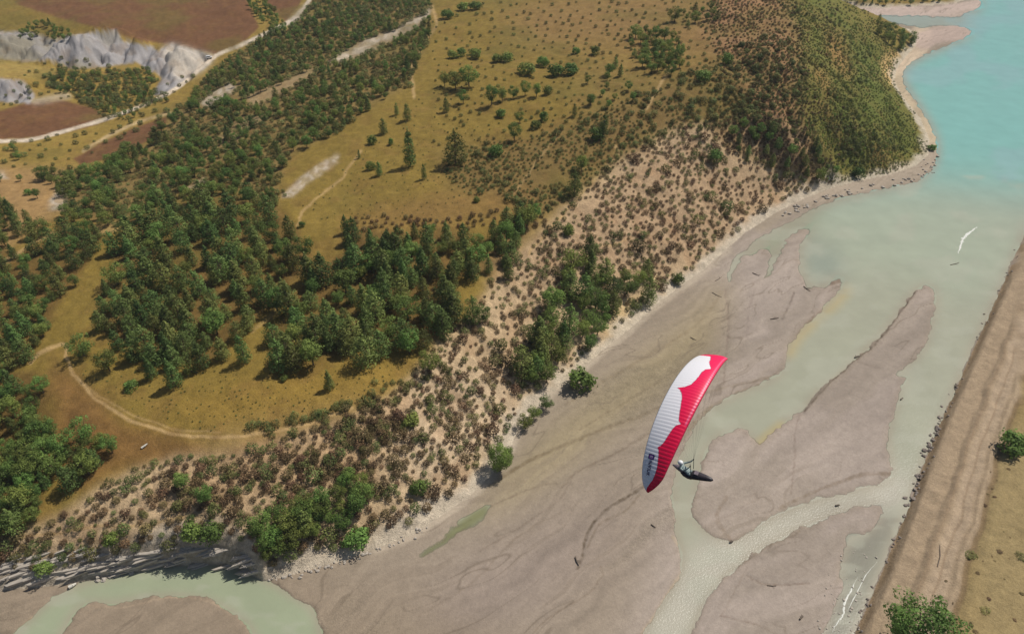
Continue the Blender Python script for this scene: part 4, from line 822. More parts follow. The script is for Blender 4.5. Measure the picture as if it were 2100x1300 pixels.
more([(600,440),(700,340),(850,200),(1050,280),(1000,390),(860,450)], 13, 2.6, 57, sets_h, keep=0.6)
more(HEATH, 19, 12, 58, sets_h, (I1, I2), lambda x, y: sstep(0.42, 0.56, clump_n(x, y, 60, 61)))
more([(1380,110),(1500,70),(1560,160),(1660,290),(1560,260),(1400,250),(1300,260)], 17, 13, 59, sets_h, (), lambda x, y: sstep(0.44, 0.58, clump_n(x, y, 50, 63)), keep=0.7)
more(RIDGE, 8, 5, 46, sets_h, (), lambda x, y: 0.1 + 0.9 * sstep(0.4, 0.6, clump_n(x, y, 30, 24)))
sets_f = []
more(FLANK, 4.6, 3.9, 43, sets_f, (), lambda x, y: 0.15 + 0.85 * sstep(0.36, 0.52, clump_n(x, y, 40, 25)), warp=260.0)
more([(900,20),(1050,-20),(1480,-20),(1480,130),(1340,200),(1180,250),(1060,290),(900,300),(880,120)], 15, 6, 44, sets_h, (), lambda x, y: 0.15 + 0.85 * sstep(0.42, 0.6, clump_n(x, y, 60, 27)))
more([(560,900),(860,780),(890,820),(700,980),(520,1000),(380,1060),(380,960)], 26, 13, 45, sets_b, (H1,), lambda x, y: sstep(0.4, 0.55, clump_n(x, y, 60, 35)))
more([(520,890),(640,870),(760,820),(860,780),(840,760),(700,830),(560,870)], 13, 11, 47, sets_h)
more([(440,905),(860,780),(890,900),(740,960),(600,1010),(380,1100),(250,1150),(0,1180),(0,1120),(360,1000)], 60, 15, 48, sets_h, (H1,))
more([(720,440),(860,450),(1060,430),(1110,440),(1090,470),(860,470),(720,470)], 12, 9, 49, sets_b)
more([(0,330),(80,345),(240,300),(340,240),(350,215),(250,250),(100,285),(0,300)], 20, 9, 50, sets_h)
more(MV, 9, 9, 51, sets_h); more([(100,170),(345,190),(300,225),(180,215)], 9, 9, 52, sets_h, FIELDS)
more(D1, lambda y: lerp(y, 0, 9, 430, 14), 11, 53, sets_h, D1X)
more([(300,150),(120,110),(-60,240),(60,205),(200,205),(420,150),(360,190)], 16, 8, 54, sets_h, FIELDS)
cat_ = lambda s: (np.concatenate([a for a, _ in s]), np.concatenate([b for _, b in s]))
a, b_ = cat_(sets_h); scatter('heath_scrub', 'low olive green heath scrub scattered over the slopes', a, b_, SHRUB_H); nH = len(a)
a, b_ = cat_(sets_b); scatter('russet_scrub', 'low russet scrub along the terrace edge and ridge', a, b_, SHRUB_B); nB = len(a)
a, b_ = cat_(sets_f); scatter('flank_scrub', 'green scrub cover of the flank above the lake beach', a, b_, SHRUB_H + SHRUB_G[:1])
print('SCRUB', len(s3), nH, nB, len(a))

# ------------------------------------------------------------------ stones, ledges, driftwood
def rock_mesh(seed, sx=1, sy=1, sz=0.7):
    rg = np.random.default_rng(seed); bm = bmesh.new(); bmesh.ops.create_icosphere(bm, subdivisions=1, radius=0.5)
    for v in bm.verts: v.co = Vector((v.co.x * sx, v.co.y * sy, v.co.z * sz)) * float(rg.uniform(0.75, 1.2))
    me = bpy.data.meshes.new('stone'); bm.to_mesh(me); bm.free(); return me
RM = [rock_mesh(i, 1.1, 0.85, 0.75) for i in range(6)]
RMD = [m.copy() for m in RM]
for m in RM: m.materials.append(M_ROCK)
for m in RMD: m.materials.append(M_DROCK)
def stones(name, pts, sizes, meshes, label, group, cat='boulder', upward=False):
    p3 = place([p[0] for p in pts], [p[1] for p in pts]); p3[:, 2] = np.maximum(p3[:, 2], -0.05)
    od = np.argsort(-np.array([q_[1] for q_ in pts]) if upward else np.array([q_[0] for q_ in pts])); rank = np.empty(len(pts), int); rank[od] = np.arange(len(pts)) + 1
    def nth(k): return '%d%s' % (k, 'th' if 10 <= k % 100 <= 20 else {1: 'st', 2: 'nd', 3: 'rd'}.get(k % 10, 'th'))
    for p, s, k_r in zip(p3, sizes, rank):
        o = link(name, meshes[int(RG.integers(0, 6))], None, None, p + np.array([0, 0, 0.12 * s])); o.scale = (s, s * RG.uniform(.7, 1.2), s * RG.uniform(.7, 1.1)); o.rotation_euler = (RG.uniform(-.3, .3), RG.uniform(-.3, .3), RG.uniform(0, 6.28))
        tag(o, label % nth(k_r), cat, group)
ee = curve(EMB[3:15], 12); pts = []; sz = []
for _ in range(130):
    t = RG.uniform(0, 1)
    py_ = RG.choice([RG.uniform(500, 1320), RG.normal(960, 60), RG.normal(880, 40)], p=[.45, .35, .2]); x_ = np.interp(py_, ee[:, 1], ee[:, 0])
    pts.append((x_ + RG.normal(0, 6), py_ + RG.normal(0, 3))); sz.append(RG.uniform(0.4, 1.25) * (1.15 if 860 < py_ < 1040 else 0.8))
stones('boulder', pts, sz, RMD, 'dark riprap rock at the embankment foot, %s counting up from the bottom', 'riprap along the embankment', upward=True)
pts = []; sz = []
for _ in range(70):
    t = RG.uniform(0, 1); q = curve([(560,1192),(640,1172),(720,1150),(800,1120),(880,1082)], 8); i = int(RG.integers(0, len(q))); pts.append((q[i][0] + RG.normal(0, 6), q[i][1] + RG.normal(-2, 4))); sz.append(RG.uniform(0.3, 1.0))
for _ in range(40):
    q = curve([(200,1190),(260,1176),(330,1160),(350,1158)], 8); i = int(RG.integers(0, len(q))); pts.append((q[i][0] + RG.normal(0, 5), q[i][1] + RG.normal(0, 3))); sz.append(RG.uniform(0.4, 1.3))
stones('bank_stone', pts, sz, RM, 'pale fallen stone at the lower bank foot, %s from the left', 'fallen stones at the bank foot')
pts = []; sz = []
for _ in range(70):
    q = curve([(1600,445),(1680,415),(1760,392),(1840,378),(1890,362),(1915,330)], 8); i = int(RG.integers(0, len(q))); pts.append((q[i][0] + RG.normal(0, 8), q[i][1] + RG.normal(-4, 5))); sz.append(RG.uniform(0.6, 2.0))
stones('shore_stone', pts, sz, RM, 'grey stone on the lake shore below the flank, %s from the left', 'stones of the rocky lake shore')
pts = [(RG.uniform(1690, 1790), RG.uniform(1110, 1300)) for _ in range(60)]; pts = [(x + (1200 - y) * 0.30, y) for x, y in pts]
stones('river_cobble', pts, RG.uniform(0.25, 0.7, len(pts)), RM, 'pale cobble in the shallow side channel, %s counting up from the bottom', 'cobbles of the shallow side channel', 'cobble', upward=True)
# strata ledges on the cut bank at the lower left: pieces of the ground
def ledge_mesh(seed):
    rg = np.random.default_rng(seed); bm = bmesh.new(); bmesh.ops.create_cube(bm, size=1.0); bmesh.ops.subdivide_edges(bm, edges=[e for e in bm.edges if abs(e.verts[0].co.x - e.verts[1].co.x) > .5], cuts=4)
    for v in bm.verts: v.co += Vector(rg.normal(size=3)) * 0.10 * Vector((0.4, 1, 1)).length * 0.6; v.co.y *= 1 - 1.2 * abs(v.co.x) ** 2
    me = bpy.data.meshes.new('ledge'); bm.to_mesh(me); bm.free(); me.materials.append(M_ROCK); return me
LM = [ledge_mesh(i) for i in range(5)]
lp = [(RG.uniform(-20, 350), 0) for _ in range(58)] + [(RG.uniform(350, 530), 0) for _ in range(22)]; lp = [(x, 1203 - 0.125 * x - RG.uniform(0, 62) * (1 - max(0, x - 150) / 320)) if x < 350 else (x, 1160 - RG.uniform(2, 40) + max(0, x - 450) * 0.3) for x, _ in lp]
L3 = place([p[0] for p in lp], [p[1] for p in lp])
for p in L3:
    o = link('rock_ledge', LM[int(RG.integers(0, 5))], None, GROUND, p); o.scale = (RG.uniform(2.5, 7.5), RG.uniform(0.5, 1.1), RG.uniform(0.3, 0.7)); o.rotation_euler = (RG.uniform(-.15, .15), RG.uniform(-.12, .02), R(22) + RG.normal(0, 0.08))
def log_obj(name, a, b, r, label, mat=M_WOOD, twigs=2, cat='driftwood'):
    A, B = place([a[0], b[0]], [a[1], b[1]]); A[2] = max(A[2], 0) + r; B[2] = max(B[2], 0) + r; c = (A + B) / 2; d = B - A
    seg = [(A - c, (0.05 * d[1], -0.05 * d[0], 0.05), r, r * .85), ((0.05 * d[1], -0.05 * d[0], 0.05), B - c, r * .85, r * .45)]
    for k in range(twigs):
        t = RG.uniform(-.3, .4); s = RG.choice([-1, 1]) * RG.uniform(.2, .4); seg.append((d * t, d * (t + .2) + np.array([-d[1], d[0], 0]) * s + np.array([0, 0, .25]), r * .55, r * .2))
    o = link(name, tubes_mesh(name, seg, mat), None, None, c); tag(o, label, cat)
for a, b, r, lb, tw in [((1580,655),(1597,652),.16,'branched dark snag stranded on the left mud bar',3),((1648,588),(1662,598),.16,'dark snag by the muddy inlet of the left bar',3),((1543,560),(1557,566),.14,'small snag near the narrow green channel',2),((1460,600),(1480,610),.10,'thin stick near the shore scree',1),
      ((1466,577),(1480,568),.10,'forked stick at the upper mud edge below the scree',1),((1416,692),(1428,698),.12,'short stick on the brown mud above the wing',2),((1752,736),(1760,731),.25,'dark stump on the steep edge of the central bar',2),((1846,822),(1850,818),.2,'dark stump on the right edge of the central bar',1),
      ((1948,546),(1966,541),.12,'thin dark branch floating left of the white foam streak',1),((1496,1114),(1503,1111),.25,'dark snag where the two channels meet',2),((1712,1040),(1720,1038),.22,'small dark snag on the edge of the lower channel',1),((1573,1200),(1592,1201),.10,'thin stick on the lower right mud bar',1),
      ((1640,1270),(1646,1262),.2,'short snag near the bottom of the lower right bar',2),((1335,1075),(1345,1082),.14,'dark stick on the mud below the wing',1),((1180,1142),(1187,1160),.2,'dark clod at the end of the mud gully',1),((1958,795),(1962,790),.3,'leafless snag caught on the embankment edge',3),((1885,985),(1890,975),.35,'leafless branch pile in the riprap',3)]:
    log_obj('driftwood', a, b, r, lb, M_WOOD, tw)
log_obj('pale_log', (143,1206), (158,1198), .45, 'bleached white log lying on the mud below the rock ledges', M_PALEWOOD, 0, 'log')
log_obj('pale_log', (291,920), (303,911), .30, 'bleached white log on the brown terrace slope', M_PALEWOOD, 0, 'log')
log_obj('fallen_pole', (1922,1162), (1927,1117), .10, 'thin dark fallen pole on the dirt embankment above the leafy tree', M_WOOD, 0, 'pole')
M_FOAM = simple_mat('foam', (0.66, 0.66, 0.60), 0.6, 0.1, 2.0)
def foam(pts, w, label, seed):
    rg = np.random.default_rng(seed); q = curve(pts, 8); p = unproj(q[:, 0], q[:, 1], 0.03); V = []; Fc = []
    for i in range(len(p)):
        d = p[min(i + 1, len(p) - 1)] - p[max(i - 1, 0)]; n = np.array([-d[1], d[0], 0]); n /= np.linalg.norm(n) + 1e-9; t = i / (len(p) - 1); ww = w * (0.15 + math.sin(math.pi * t)) * rg.uniform(0.3, 1.2); j = n * rg.normal() * w * 0.14
        V += [p[i] + j + n * ww * .5 + [0, 0, -.03], p[i] + j + [0, 0, .04], p[i] + j - n * ww * .5 + [0, 0, -.03]]
    for i in range(len(p) - 1):
        for k in (0, 1): Fc.append((3 * i + k, 3 * i + 3 + k, 3 * i + 4 + k, 3 * i + 1 + k))
    o = link('foam_streak', mesh_np('foam', V, Fc), M_FOAM); tag(o, label, 'foam')
foam([(1967,512),(1971,500),(1975,490),(1984,480),(1995,472),(2004,465)], 1.0, 'white foam streak on the pale lake water', 1); foam([(1964,520),(1969,508),(1973,496)], 0.6, 'short faint foam trail below the white foam streak', 2)
foam([(1706,1296),(1718,1275),(1728,1262),(1733,1235),(1745,1210),(1760,1182)], 0.38, 'left white rapid in the side channel by the embankment', 3); foam([(1738,1252),(1752,1225),(1775,1180),(1800,1150)], 0.18, 'thin right white rapid in the side channel by the embankment', 4)
tufts = [(2020,1036,12),(2025,1013,8),(2040,1019,10),(2068,962,9),(2031,967,6),(1987,1138,36),(2050,1131,14),(2034,1140,6),(2040,1150,6),(2005,1175,10),(2094,1142,26),(1940,1191,9),(2021,1252,22),(1991,1280,14),(2001,1296,16),(2028,1228,12),(2081,1271,11),(2072,1102,5),(1953,1236,8),(2096,1217,12),(2016,1150,5),(2058,1090,5),(2036,1002,7),(1993,1142,12),(2070,1145,5),(2045,985,5),(2010,1120,4),(2060,1187,5)]
T3 = place([t[0] for t in tufts], [t[1] for t in tufts])
for (x, y, w), p in zip(tufts, T3):
    d = p[1] * cP - (p[2] - CZ) * sP; s = w * d / F / 2.0
    o = link('grass_tuft', SHRUB_H[int(RG.integers(0, 5))] if w > 20 else SHRUB_B[int(RG.integers(0, 5))], None, None, p - np.array([0, 0, .03])); o.scale = (s, s * .8, s * .3); o.rotation_euler = (0, 0, RG.uniform(0, 6))
    if w > 30: tag(o, 'largest flat olive patch of weeds on the right field', 'weeds')
    elif x == 2094: tag(o, 'olive weed patch cut by the right edge of the field', 'weeds')
    else:
        k_t = 1 + sum(t_[1] > y for t_ in tufts if t_[2] <= 30 and t_[0] != 2094)
        tag(o, 'small dark tuft on the right field, %s counting up from the bottom' % (ORD + ['twenty-sixth', 'twenty-seventh', 'twenty-eighth'])[k_t - 1], 'tuft', 'tufts on the right field')

# ------------------------------------------------------------------ parked van by the far road
M_VAN = simple_mat('white_paint', (0.82, 0.82, 0.80), 0.35, 0.02, 1, 0.5); M_GLASS = simple_mat('dark_glass', (0.03, 0.035, 0.04), 0.1, 0.1, 1, 0.6); M_TYRE = simple_mat('tyre', (0.03, 0.03, 0.03), 0.9, 0.1); M_LAMP = simple_mat('lamp_lens', (0.7, 0.68, 0.6), 0.2, 0.05)
def box_mesh(name, s, mat, bev=0.0, taper=None):
    bm = bmesh.new(); bmesh.ops.create_cube(bm, size=1.0)
    for v in bm.verts:
        v.co = Vector((v.co.x * s[0], v.co.y * s[1], v.co.z * s[2]))
        if taper and v.co.z > 0: v.co.x = v.co.x * taper[0] + taper[2]; v.co.y *= taper[1]
    if bev: bmesh.ops.bevel(bm, geom=list(bm.edges), offset=bev, segments=2, affect='EDGES')
    me = bpy.data.meshes.new(name); bm.to_mesh(me); bm.free(); me.materials.append(mat); return me
vp = place(np.array([429.]), np.array([121.]))[0]
van = empty('parked_van', vp + np.array([0, 0, 0.05]), R(28), 0.82); tag(van, 'small white van parked on the pale gravel beside the far road', 'van')
link('body', box_mesh('van_body', (4.4, 1.8, 0.9), M_VAN, 0.12), None, van, (0, 0, 0.85)); cab = link('cabin', box_mesh('van_cab', (3.3, 1.7, 0.9), M_VAN, 0.12, (0.86, 0.88, -0.12)), None, van, (-0.35, 0, 1.7))
link('windscreen', box_mesh('ws', (0.06, 1.4, 0.5), M_GLASS), None, cab, (1.48, 0, 0.0))
for s in (-1, 1): link('side_window', box_mesh('sw', (2.4, 0.05, 0.42), M_GLASS), None, cab, (0, s * 0.80, 0.05))
bmw = bmesh.new(); bmesh.ops.create_cone(bmw, cap_ends=True, segments=14, radius1=.34, radius2=.34, depth=.24); wme = bpy.data.meshes.new('wheel'); bmw.to_mesh(wme); bmw.free(); wme.materials.append(M_TYRE)
for sx in (-1.35, 1.35):
    for s in (-1, 1): o = link('wheel', wme, None, van, (sx, s * .84, .34)); o.rotation_euler = (R(90), 0, 0)
for s in (-1, 1): link('headlight', box_mesh('hl', (.06, .35, .18), M_LAMP), None, van, (2.2, s * .62, .95))

# ------------------------------------------------------------------ paraglider: wing, lines, harness, pilot
WQ = dict(pos=(8.58878409, 24.1603592, 117.455994), rot=(0.0855656185, 0.162123952, -2.14373248), R=5.75556133, th=0.950572599, c0=1.68122724, sw=0.726695807)
WM = Matrix.Translation(WQ['pos']) @ Euler(WQ['rot'], 'XYZ').to_matrix().to_4x4()
NCELL = 62
def airfoil(t):
    up = 0.2475 * np.sqrt(t) * (1 - t) ** 0.9 * 1.0
    lo = -0.035 * np.sqrt(t) * (1 - t) * 3.0
    return up, lo
def wing_pt(s, t, side=1, lift=0.0, cell=True):
    s = np.asarray(s, float); t = np.asarray(t, float)
    ch = WQ['c0'] * np.sqrt(np.maximum(1 - (s * 0.985) ** 2, 0)) ** 0.8
    X_ = WQ['R'] * np.sin(s * WQ['th']); Z_ = WQ['R'] * np.cos(s * WQ['th']) - WQ['R']; yl = WQ['c0'] * 0.35 * (1 - WQ['sw'] * s ** 2)
    tip = WQ['c0'] * 0.23 * np.clip((np.abs(s) - 0.80) / 0.20, 0, 1) ** 2; yl = yl - tip; ch = np.maximum(ch - tip, 0.03)
    up, lo = airfoil(t); off = (up if side > 0 else lo) * ch
    ph = np.abs(np.sin(np.pi * (s * 0.5 + 0.5) * NCELL))
    if cell: off = off + side * 0.013 * (ph ** 0.55 - 0.6) * (1 - t) ** 0.25 * np.minimum(1, t * 12 + 0.15)
    off = off + lift; nx, nz = np.sin(s * WQ['th']), np.cos(s * WQ['th'])
    return np.stack([X_ + nx * off, yl - ch * t, Z_ - 0.10 * ch * t + nz * off], -1)
RB = np.array([(-1.01, 1.1), (-0.64, 1.1), (-0.60, 0.54), (-0.50, 0.43), (-0.435, 0.40), (-0.38, 0.32), (-0.315, 0.20), (-0.285, 0.33), (-0.235, 0.38), (-0.17, 0.39), (-0.115, 0.40), (-0.04, 0.46), (0.0, 0.58), (0.025, 0.78), (0.045, 0.68), (0.075, 0.59), (0.12, 0.51), (0.215, 0.42), (0.28, 0.36), (0.335, 0.30), (0.357, 0.20), (0.375, 0.30), (0.41, 0.36), (0.48, 0.41), (0.54, 0.45), (0.58, 0.52), (0.60, 0.60), (0.62, 0.53), (0.665, 0.47), (0.765, 0.38), (0.87, 0.40), (0.93, 0.52), (0.965, 0.66), (1.01, 0.98)])
sv = np.linspace(-1, 1, NCELL * 6 + 1); tv = np.r_[0, np.linspace(0.05, 1, 70) ** 1.6]
tl = np.linspace(1, 0, 16)[1:-1]
S_, T_ = np.meshgrid(sv, tv, indexing='ij'); S2, T2 = np.meshgrid(sv, tl, indexing='ij')
VV = np.concatenate([wing_pt(S_, T_, 1), wing_pt(S2, T2, -1)], 1)
CC = np.zeros(VV.shape[:2] + (4,)); CC[..., 3] = 1
red = np.array([0.98, 0.006, 0.13]); wht = np.array([0.95, 0.94, 0.97]); rdd = np.array([0.90, 0.004, 0.02])
bnd = np.interp(S_, RB[:, 0], RB[:, 1]); isr = (T_ < bnd)
shade_fade = np.clip((S_ + 1) / 2, 0, 1)[..., None]
cu = np.where(isr[..., None], red * (1 - shade_fade * 0.7) + rdd * shade_fade * 0.7, wht)  # red deepens from sunlit upper end to shaded lower end, painted in
edge = (np.abs(T_ - bnd) < 0.012)[..., None]; cu = np.where(edge & isr[..., None], np.array([0.28, 0.01, 0.10]), cu)
le_highlight = ((T_ > 0.05) & (T_ < 0.10) & (S_ < 0.35))[..., None]; cu = np.where(le_highlight, np.array([0.95, 0.10, 0.24]), cu)  # highlight along the leading edge, painted as a pink band into the cloth
nose = (T_ < 0.025)[..., None]; cu = np.where(nose, np.array([0.62, 0.02, 0.08]), cu)
CC[:, :len(tv), :3] = cu; CC[:, len(tv):, :3] = np.where((S2 < -0.62)[..., None] | (T2 < 0.4)[..., None], red * 0.8, wht * 0.85)
n_s, n_t = VV.shape[:2]; idx = np.arange(n_s * n_t).reshape(n_s, n_t); nx_ = np.roll(idx, -1, 1)
fc = np.stack([idx[:-1], idx[1:], nx_[1:], nx_[:-1]], -1).reshape(-1, 4)
me = mesh_np('canopy', VV.reshape(-1, 3), fc, True); attr(me, 'cloth', CC.reshape(-1, 4), 'FLOAT_COLOR')
M_CLOTH, nt, b, o = new_mat('ripstop_nylon'); ca = node(nt, 'ShaderNodeAttribute', attribute_name='cloth'); nt.links.new(ca.outputs['Color'], b.inputs['Base Color']); b.inputs['Roughness'].default_value = 0.42; b.inputs['Specular IOR Level'].default_value = 0.6
tl_ = node(nt, 'ShaderNodeBsdfTranslucent'); nt.links.new(ca.outputs['Color'], tl_.inputs[0]); mxs = node(nt, 'ShaderNodeMixShader'); mxs.inputs[0].default_value = 0.15
nt.links.new(b.outputs[0], mxs.inputs[1]); nt.links.new(tl_.outputs[0], mxs.inputs[2]); nt.links.new(mxs.outputs[0], o.inputs[0])
wing = bpy.data.objects.new('paraglider_wing', None); COL.objects.link(wing); wing.matrix_world = WM
tag(wing, 'red and white paraglider wing flying over the river flats', 'paraglider')
canopy = link('canopy', me, M_CLOTH, wing)
# printed emblem and maker's name near the lower tip
M_INK = simple_mat('navy_ink', (0.035, 0.025, 0.10), 0.6, 0.05); M_PUR = simple_mat('purple_ink', (0.20, 0.07, 0.30), 0.6, 0.05)
def on_wing(v2, s0, t0, ds, dt, lift):
    """flat print (x along the span towards the tip, y towards the leading edge) laid on the cloth"""
    s = s0 + v2[:, 0] * ds; t = t0 - v2[:, 1] * dt; return wing_pt(s, t, 1, lift, cell=False)
cu_ = bpy.data.curves.new('name_curve', 'FONT'); cu_.body = 'NIVIUK'; cu_.size = 1.0; cu_.extrude = 0.0; cu_.resolution_u = 3; cu_.space_character = 1.08; cu_.offset = 0.02
to = bpy.data.objects.new('name_curve', cu_); COL.objects.link(to); bpy.context.view_layer.update()
tm = bpy.data.meshes.new_from_object(to.evaluated_get(bpy.context.evaluated_depsgraph_get())); bpy.data.objects.remove(to)
bm = bmesh.new(); bm.from_mesh(tm); bmesh.ops.triangulate(bm, faces=bm.faces[:]); bmesh.ops.subdivide_edges(bm, edges=bm.edges[:], cuts=1, use_grid_fill=True); bm.to_mesh(tm); bm.free()
v2 = np.array([tuple(v.co) for v in tm.vertices]); wd = v2[:, 0].max() - v2[:, 0].min(); v2[:, 0] -= v2[:, 0].min()
q = on_wing(v2, 0.722, 0.755, 0.128 / wd, 0.145 / 0.7, 0.022); tm.vertices.foreach_set('co', q.astype(np.float32).ravel()); tm.update(); tm.materials.append(M_INK)
link('maker_name', tm, None, canopy)
def ring_mesh(name, outer, inner, n, mat, s0, t0, ds, dt, lift):
    V = []; Fc = []
    def sq(r, k):
        a = 2 * math.pi * k / n; c, s = math.cos(a), math.sin(a); p_ = 5.0; d = (abs(c) ** p_ + abs(s) ** p_) ** (1 / p_); return (r * c / d, r * s / d)
    for k in range(n): V.append(sq(outer, k)); V.append(sq(inner, k))
    for k in range(n): j = (k + 1) % n; Fc.append((2 * k, 2 * j, 2 * j + 1, 2 * k + 1))
    me = mesh_np(name, on_wing(np.array(V), s0, t0, ds, dt, lift), Fc); me.materials.append(mat); return me
link('emblem_frame', ring_mesh('emblem_frame', 1.0, 0.72, 40, M_INK, 0.688, 0.70, 0.023, 0.115, 0.024), None, canopy)
link('emblem_field', ring_mesh('emblem_field', 0.72, 0.34, 40, M_PUR, 0.688, 0.70, 0.023, 0.115, 0.022), None, canopy)
link('emblem_core', ring_mesh('emblem_core', 0.22, 0.02, 24, M_INK, 0.688, 0.70, 0.023, 0.115, 0.024), None, canopy)
# suspension lines and risers (hang point below the wing)
HANG = np.array([0.0, 0.0, -6.8]); M_LINE = simple_mat('line_cord', (0.25, 0.22, 0.22), 0.7, 0.05); M_STRAP = simple_mat('webbing', (0.04, 0.04, 0.045), 0.8, 0.1)
for sgn in (-1, 1):
    riser = HANG + np.array([0.21 * sgn, 0.05, 0.55]); top = riser + np.array([0.0, 0.0, 0.5]); seg = []
    for tt in (0.08, 0.32, 0.6, 0.97):
        for g in range(3):
            knot = None; tips = [wing_pt(np.array(sgn * v), np.array(tt), -1) for v in (0.06 + 0.3 * g, 0.16 + 0.3 * g, 0.26 + 0.3 * g)]
            knot = top * 0.4 + np.mean(tips, 0) * 0.6; seg.append((top, knot, 0.0016, 0.0016))
            for p_ in tips: seg.append((knot, p_, 0.0011, 0.0011))
    link('suspension_lines', tubes_mesh('lines', seg, M_LINE, 3), None, wing)
    link('riser', tubes_mesh('riser', [(riser - np.array([0, 0, .35]), top, 0.018, 0.014)], M_STRAP, 6), None, wing)
# pod harness: pointed cocoon, seat shell, aerodynamic tail
M_POD = simple_mat('pod_fabric', (0.045, 0.038, 0.045), 0.45, 0.3, 6, 0.4); M_POD2 = simple_mat('pod_panel', (0.16, 0.13, 0.15), 0.5, 0.15, 5, 0.4); M_SUIT = simple_mat('pale_jacket', (0.30, 0.37, 0.36), 0.8, 0.2, 8); M_HELM = simple_mat('white_helmet', (0.85, 0.85, 0.85), 0.25, 0.02, 1, 0.6); M_SKIN = simple_mat('skin', (0.45, 0.28, 0.2), 0.6, 0.1); M_GLOVE = simple_mat('glove', (0.05, 0.05, 0.05), 0.8, 0.1)
pod = bpy.data.objects.new('pod_harness', None); COL.objects.link(pod); pod.matrix_world = WM @ Matrix.Translation(HANG.tolist())
tag(pod, 'dark pointed pod harness hanging below the paraglider wing', 'harness')
def loft(name, secs, mat, sides=14, open_top=None):
    """secs: (y, z, halfwidth, up, down)"""
    V = []; Fc = []
    for (y, z, w, u, d) in secs:
        for k in range(sides):
            a = 2 * math.pi * k / sides; s = math.sin(a); V.append((w * math.cos(a), y, z + (u if s > 0 else d) * s))
    for i in range(len(secs) - 1):
        for k in range(sides):
            j = (k + 1) % sides; Fc.append((i * sides + k, i * sides + j, (i + 1) * sides + j, (i + 1) * sides + k))
    for end in (0, len(secs) - 1):
        c = len(V); V.append((0, secs[end][0], secs[end][1]))
        for k in range(sides): Fc.append((end * sides + k, end * sides + (k + 1) % sides, c, c))
    me = bpy.data.meshes.new(name); me.from_pydata([tuple(v) for v in V], [], [tuple(dict.fromkeys(f)) for f in Fc]); me.update()
    for p_ in me.polygons: p_.use_smooth = True
    me.materials.append(mat); return me
link('leg_cocoon', loft('cocoon', [(1.22, 0.16, .03, .03, .03), (1.12, .15, .11, .10, .10), (.8, .10, .18, .17, .16), (.45, .04, .23, .20, .22), (.2, -.02, .26, .20, .26), (.02, -.06, .27, .16, .28)], M_POD), None, pod)
link('seat_shell', loft('seat', [(.10, -.10, .27, .06, .24), (-.1, -.10, .29, .10, .26), (-.35, -.02, .29, .12, .26), (-.5, .08, .25, .12, .22)], M_POD), None, pod)
link('tail_fairing', loft('tail', [(-.42, .10, .24, .14, .22), (-.62, .12, .19, .14, .18), (-.85, .13, .11, .10, .12), (-1.05, .14, .03, .03, .03)], M_POD2), None, pod)
link('cockpit_panel', box_mesh('cockpit', (.26, .22, .04), M_POD2, .01), None, pod, (0, .30, .24))
# pilot: reclined in the pod, both hands up on the brake handles
def skin_body(name, pts, edges, rad, mat, root=0, sub=1):
    me = bpy.data.meshes.new(name); me.from_pydata(pts, edges, []); me.update()
    o = bpy.data.objects.new(name, me); COL.objects.link(o); md = o.modifiers.new('skin', 'SKIN'); md.use_smooth_shade = True
    for i, r_ in enumerate(rad): me.skin_vertices[0].data[i].radius = (r_, r_) if not isinstance(r_, tuple) else r_; me.skin_vertices[0].data[i].use_root = (i == root)
    if sub: sm = o.modifiers.new('sub', 'SUBSURF'); sm.levels = sub; sm.render_levels = sub
    bpy.context.view_layer.update(); m2 = bpy.data.meshes.new_from_object(o.evaluated_get(bpy.context.evaluated_depsgraph_get())); bpy.data.objects.remove(o)
    for p_ in m2.polygons: p_.use_smooth = True
    m2.materials.clear(); m2.materials.append(mat); return m2
pilot = bpy.data.objects.new('person', None); COL.objects.link(pilot); pilot.matrix_world = WM @ Matrix.Translation((HANG + np.array([0, -.05, .06])).tolist())
tag(pilot, 'pilot in a pale jacket and white helmet reclined in the dark pod', 'person')
PB = [(0, -.06, -.02), (0, -.24, .08), (0, -.42, .22), (0, -.52, .32), (0, -.56, .41), (0, -.56, .50)]
RADS = [.15, (.16, .12), (.18, .12), (.13, .09), .06, .09]; EG = [(0, 1), (1, 2), (2, 3), (3, 4), (4, 5)]
for s in (-1, 1):
    k = len(PB); PB += [(.20 * s, -.46, .30), (.30 * s, -.26, .38), (.27 * s, -.08, .60), (.26 * s, .03, .82)]; RADS += [.065, .052, .04, .035]; EG += [(3, k), (k, k + 1), (k + 1, k + 2), (k + 2, k + 3)]
    k = len(PB); PB += [(.10 * s, -.02, -.08), (.11 * s, .38, -.02), (.08 * s, .80, .04), (.06 * s, .98, .08), (.06 * s, 1.0, .12)]; RADS += [.10, .075, .055, .045, .035]; EG += [(0, k), (k, k + 1), (k + 1, k + 2), (k + 2, k + 3), (k + 3, k + 4)]
body = link('body', skin_body('body', PB, EG, RADS, M_SUIT), None, pilot)
# head with face, helmet
bm = bmesh.new(); bmesh.ops.create_uvsphere(bm, u_segments=20, v_segments=14, radius=.105)
for v in bm.verts:
    v.co.z *= 1.15
    if v.co.y > 0.06: v.co.y += 0.022 * math.exp(-((v.co.x / .02) ** 2) - ((v.co.z + .005) / .03) ** 2) - 0.010 * math.exp(-((abs(v.co.x) - .035) / .018) ** 2 - ((v.co.z - .02) / .015) ** 2)
hm = bpy.data.meshes.new('face'); bm.to_mesh(hm); bm.free(); hm.materials.append(M_SKIN); [setattr(p_, 'use_smooth', True) for p_ in hm.polygons]
head = link('face', hm, None, pilot, (0, -.545, .53))
bm = bmesh.new(); bmesh.ops.create_uvsphere(bm, u_segments=20, v_segments=14, radius=.135)
bmesh.ops.delete(bm, geom=[v for v in bm.verts if v.co.z < -.03 and v.co.y > -.02], context='VERTS')
for v in bm.verts: v.co.y *= 1.15
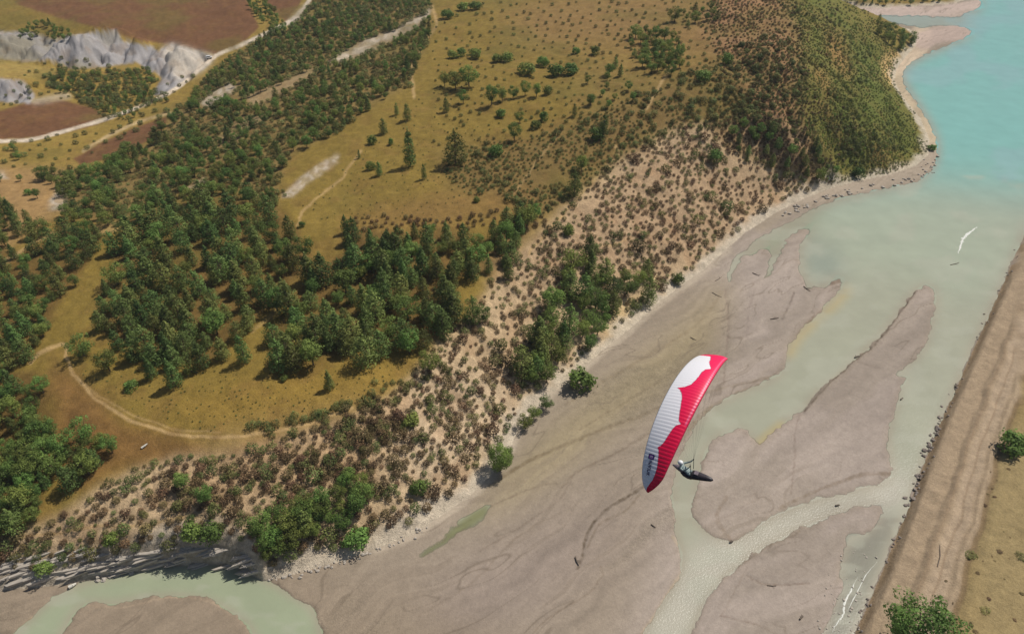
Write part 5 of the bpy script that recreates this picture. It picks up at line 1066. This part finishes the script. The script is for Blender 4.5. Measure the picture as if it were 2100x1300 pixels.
hm = bpy.data.meshes.new('helmet'); bm.to_mesh(hm); bm.free(); hm.materials.append(M_HELM); [setattr(p_, 'use_smooth', True) for p_ in hm.polygons]
helm = link('helmet', hm, None, pilot, (0, -.555, .555))
link('visor', box_mesh('visor', (.17, .03, .06), M_GLASS, .012), None, helm, (0, .135, -.02))
for s in (-1, 1):
    base = np.array([.26 * s, .035, .83]); pts = [(0, 0, -.02), (0, .01, .03), (0, .015, .07)]; ed = [(0, 1), (1, 2)]; rd = [.026, (.036, .02), (.036, .018)]
    for f_ in range(4):
        xo = -.027 + .018 * f_; L_ = (.034, .040, .037, .028)[f_]; k = len(pts); pts += [(xo, .022, .085), (xo, .045, .085 + L_ * .55), (xo, .062, .075 + L_ * .2), (xo, .045, .062)]; rd += [.010, .009, .0085, .008]; ed += [(2, k), (k, k + 1), (k + 1, k + 2), (k + 2, k + 3)]
    k = len(pts); pts += [(-.038 * s, .02, .035), (-.050 * s, .042, .055), (-.035 * s, .06, .066)]; rd += [.012, .010, .009]; ed += [(1, k), (k, k + 1), (k + 1, k + 2)]
    h_ = link('gloved_hand', skin_body('hand', pts, ed, rd, M_GLOVE), None, body, base)
    link('brake_handle', tubes_mesh('brake', [((-.05, 0, 0), (.05, 0, 0), .011, .011), ((0, 0, 0), (0, 0, .25), .004, .003)], M_STRAP, 6), None, wing, HANG + np.array([.26 * s, -.05 + .035 + .045, .06 + .83 + .085]))

# ------------------------------------------------------------------ the air
hz = bpy.data.meshes.new('haze'); bm = bmesh.new(); bmesh.ops.create_cube(bm, size=1.0)
for v in bm.verts: v.co = Vector((v.co.x * 18000, v.co.y * 7000 + 2000, 75 + v.co.z * 160))
bm.to_mesh(hz); bm.free(); HZ = bpy.data.objects.new('haze', hz); COL.objects.link(HZ); tag(HZ, 'thin summer haze over the valley', None, None, 'stuff')
mh = bpy.data.materials.new('haze_air'); mh.use_nodes = True; nt = mh.node_tree; nt.nodes.clear(); ho = nt.nodes.new('ShaderNodeOutputMaterial'); pv = nt.nodes.new('ShaderNodeVolumePrincipled')
pv.inputs['Color'].default_value = (0.80, 0.87, 0.95, 1); pv.inputs['Density'].default_value = 0.00009; nt.links.new(pv.outputs[0], ho.inputs['Volume']); hz.materials.append(mh)
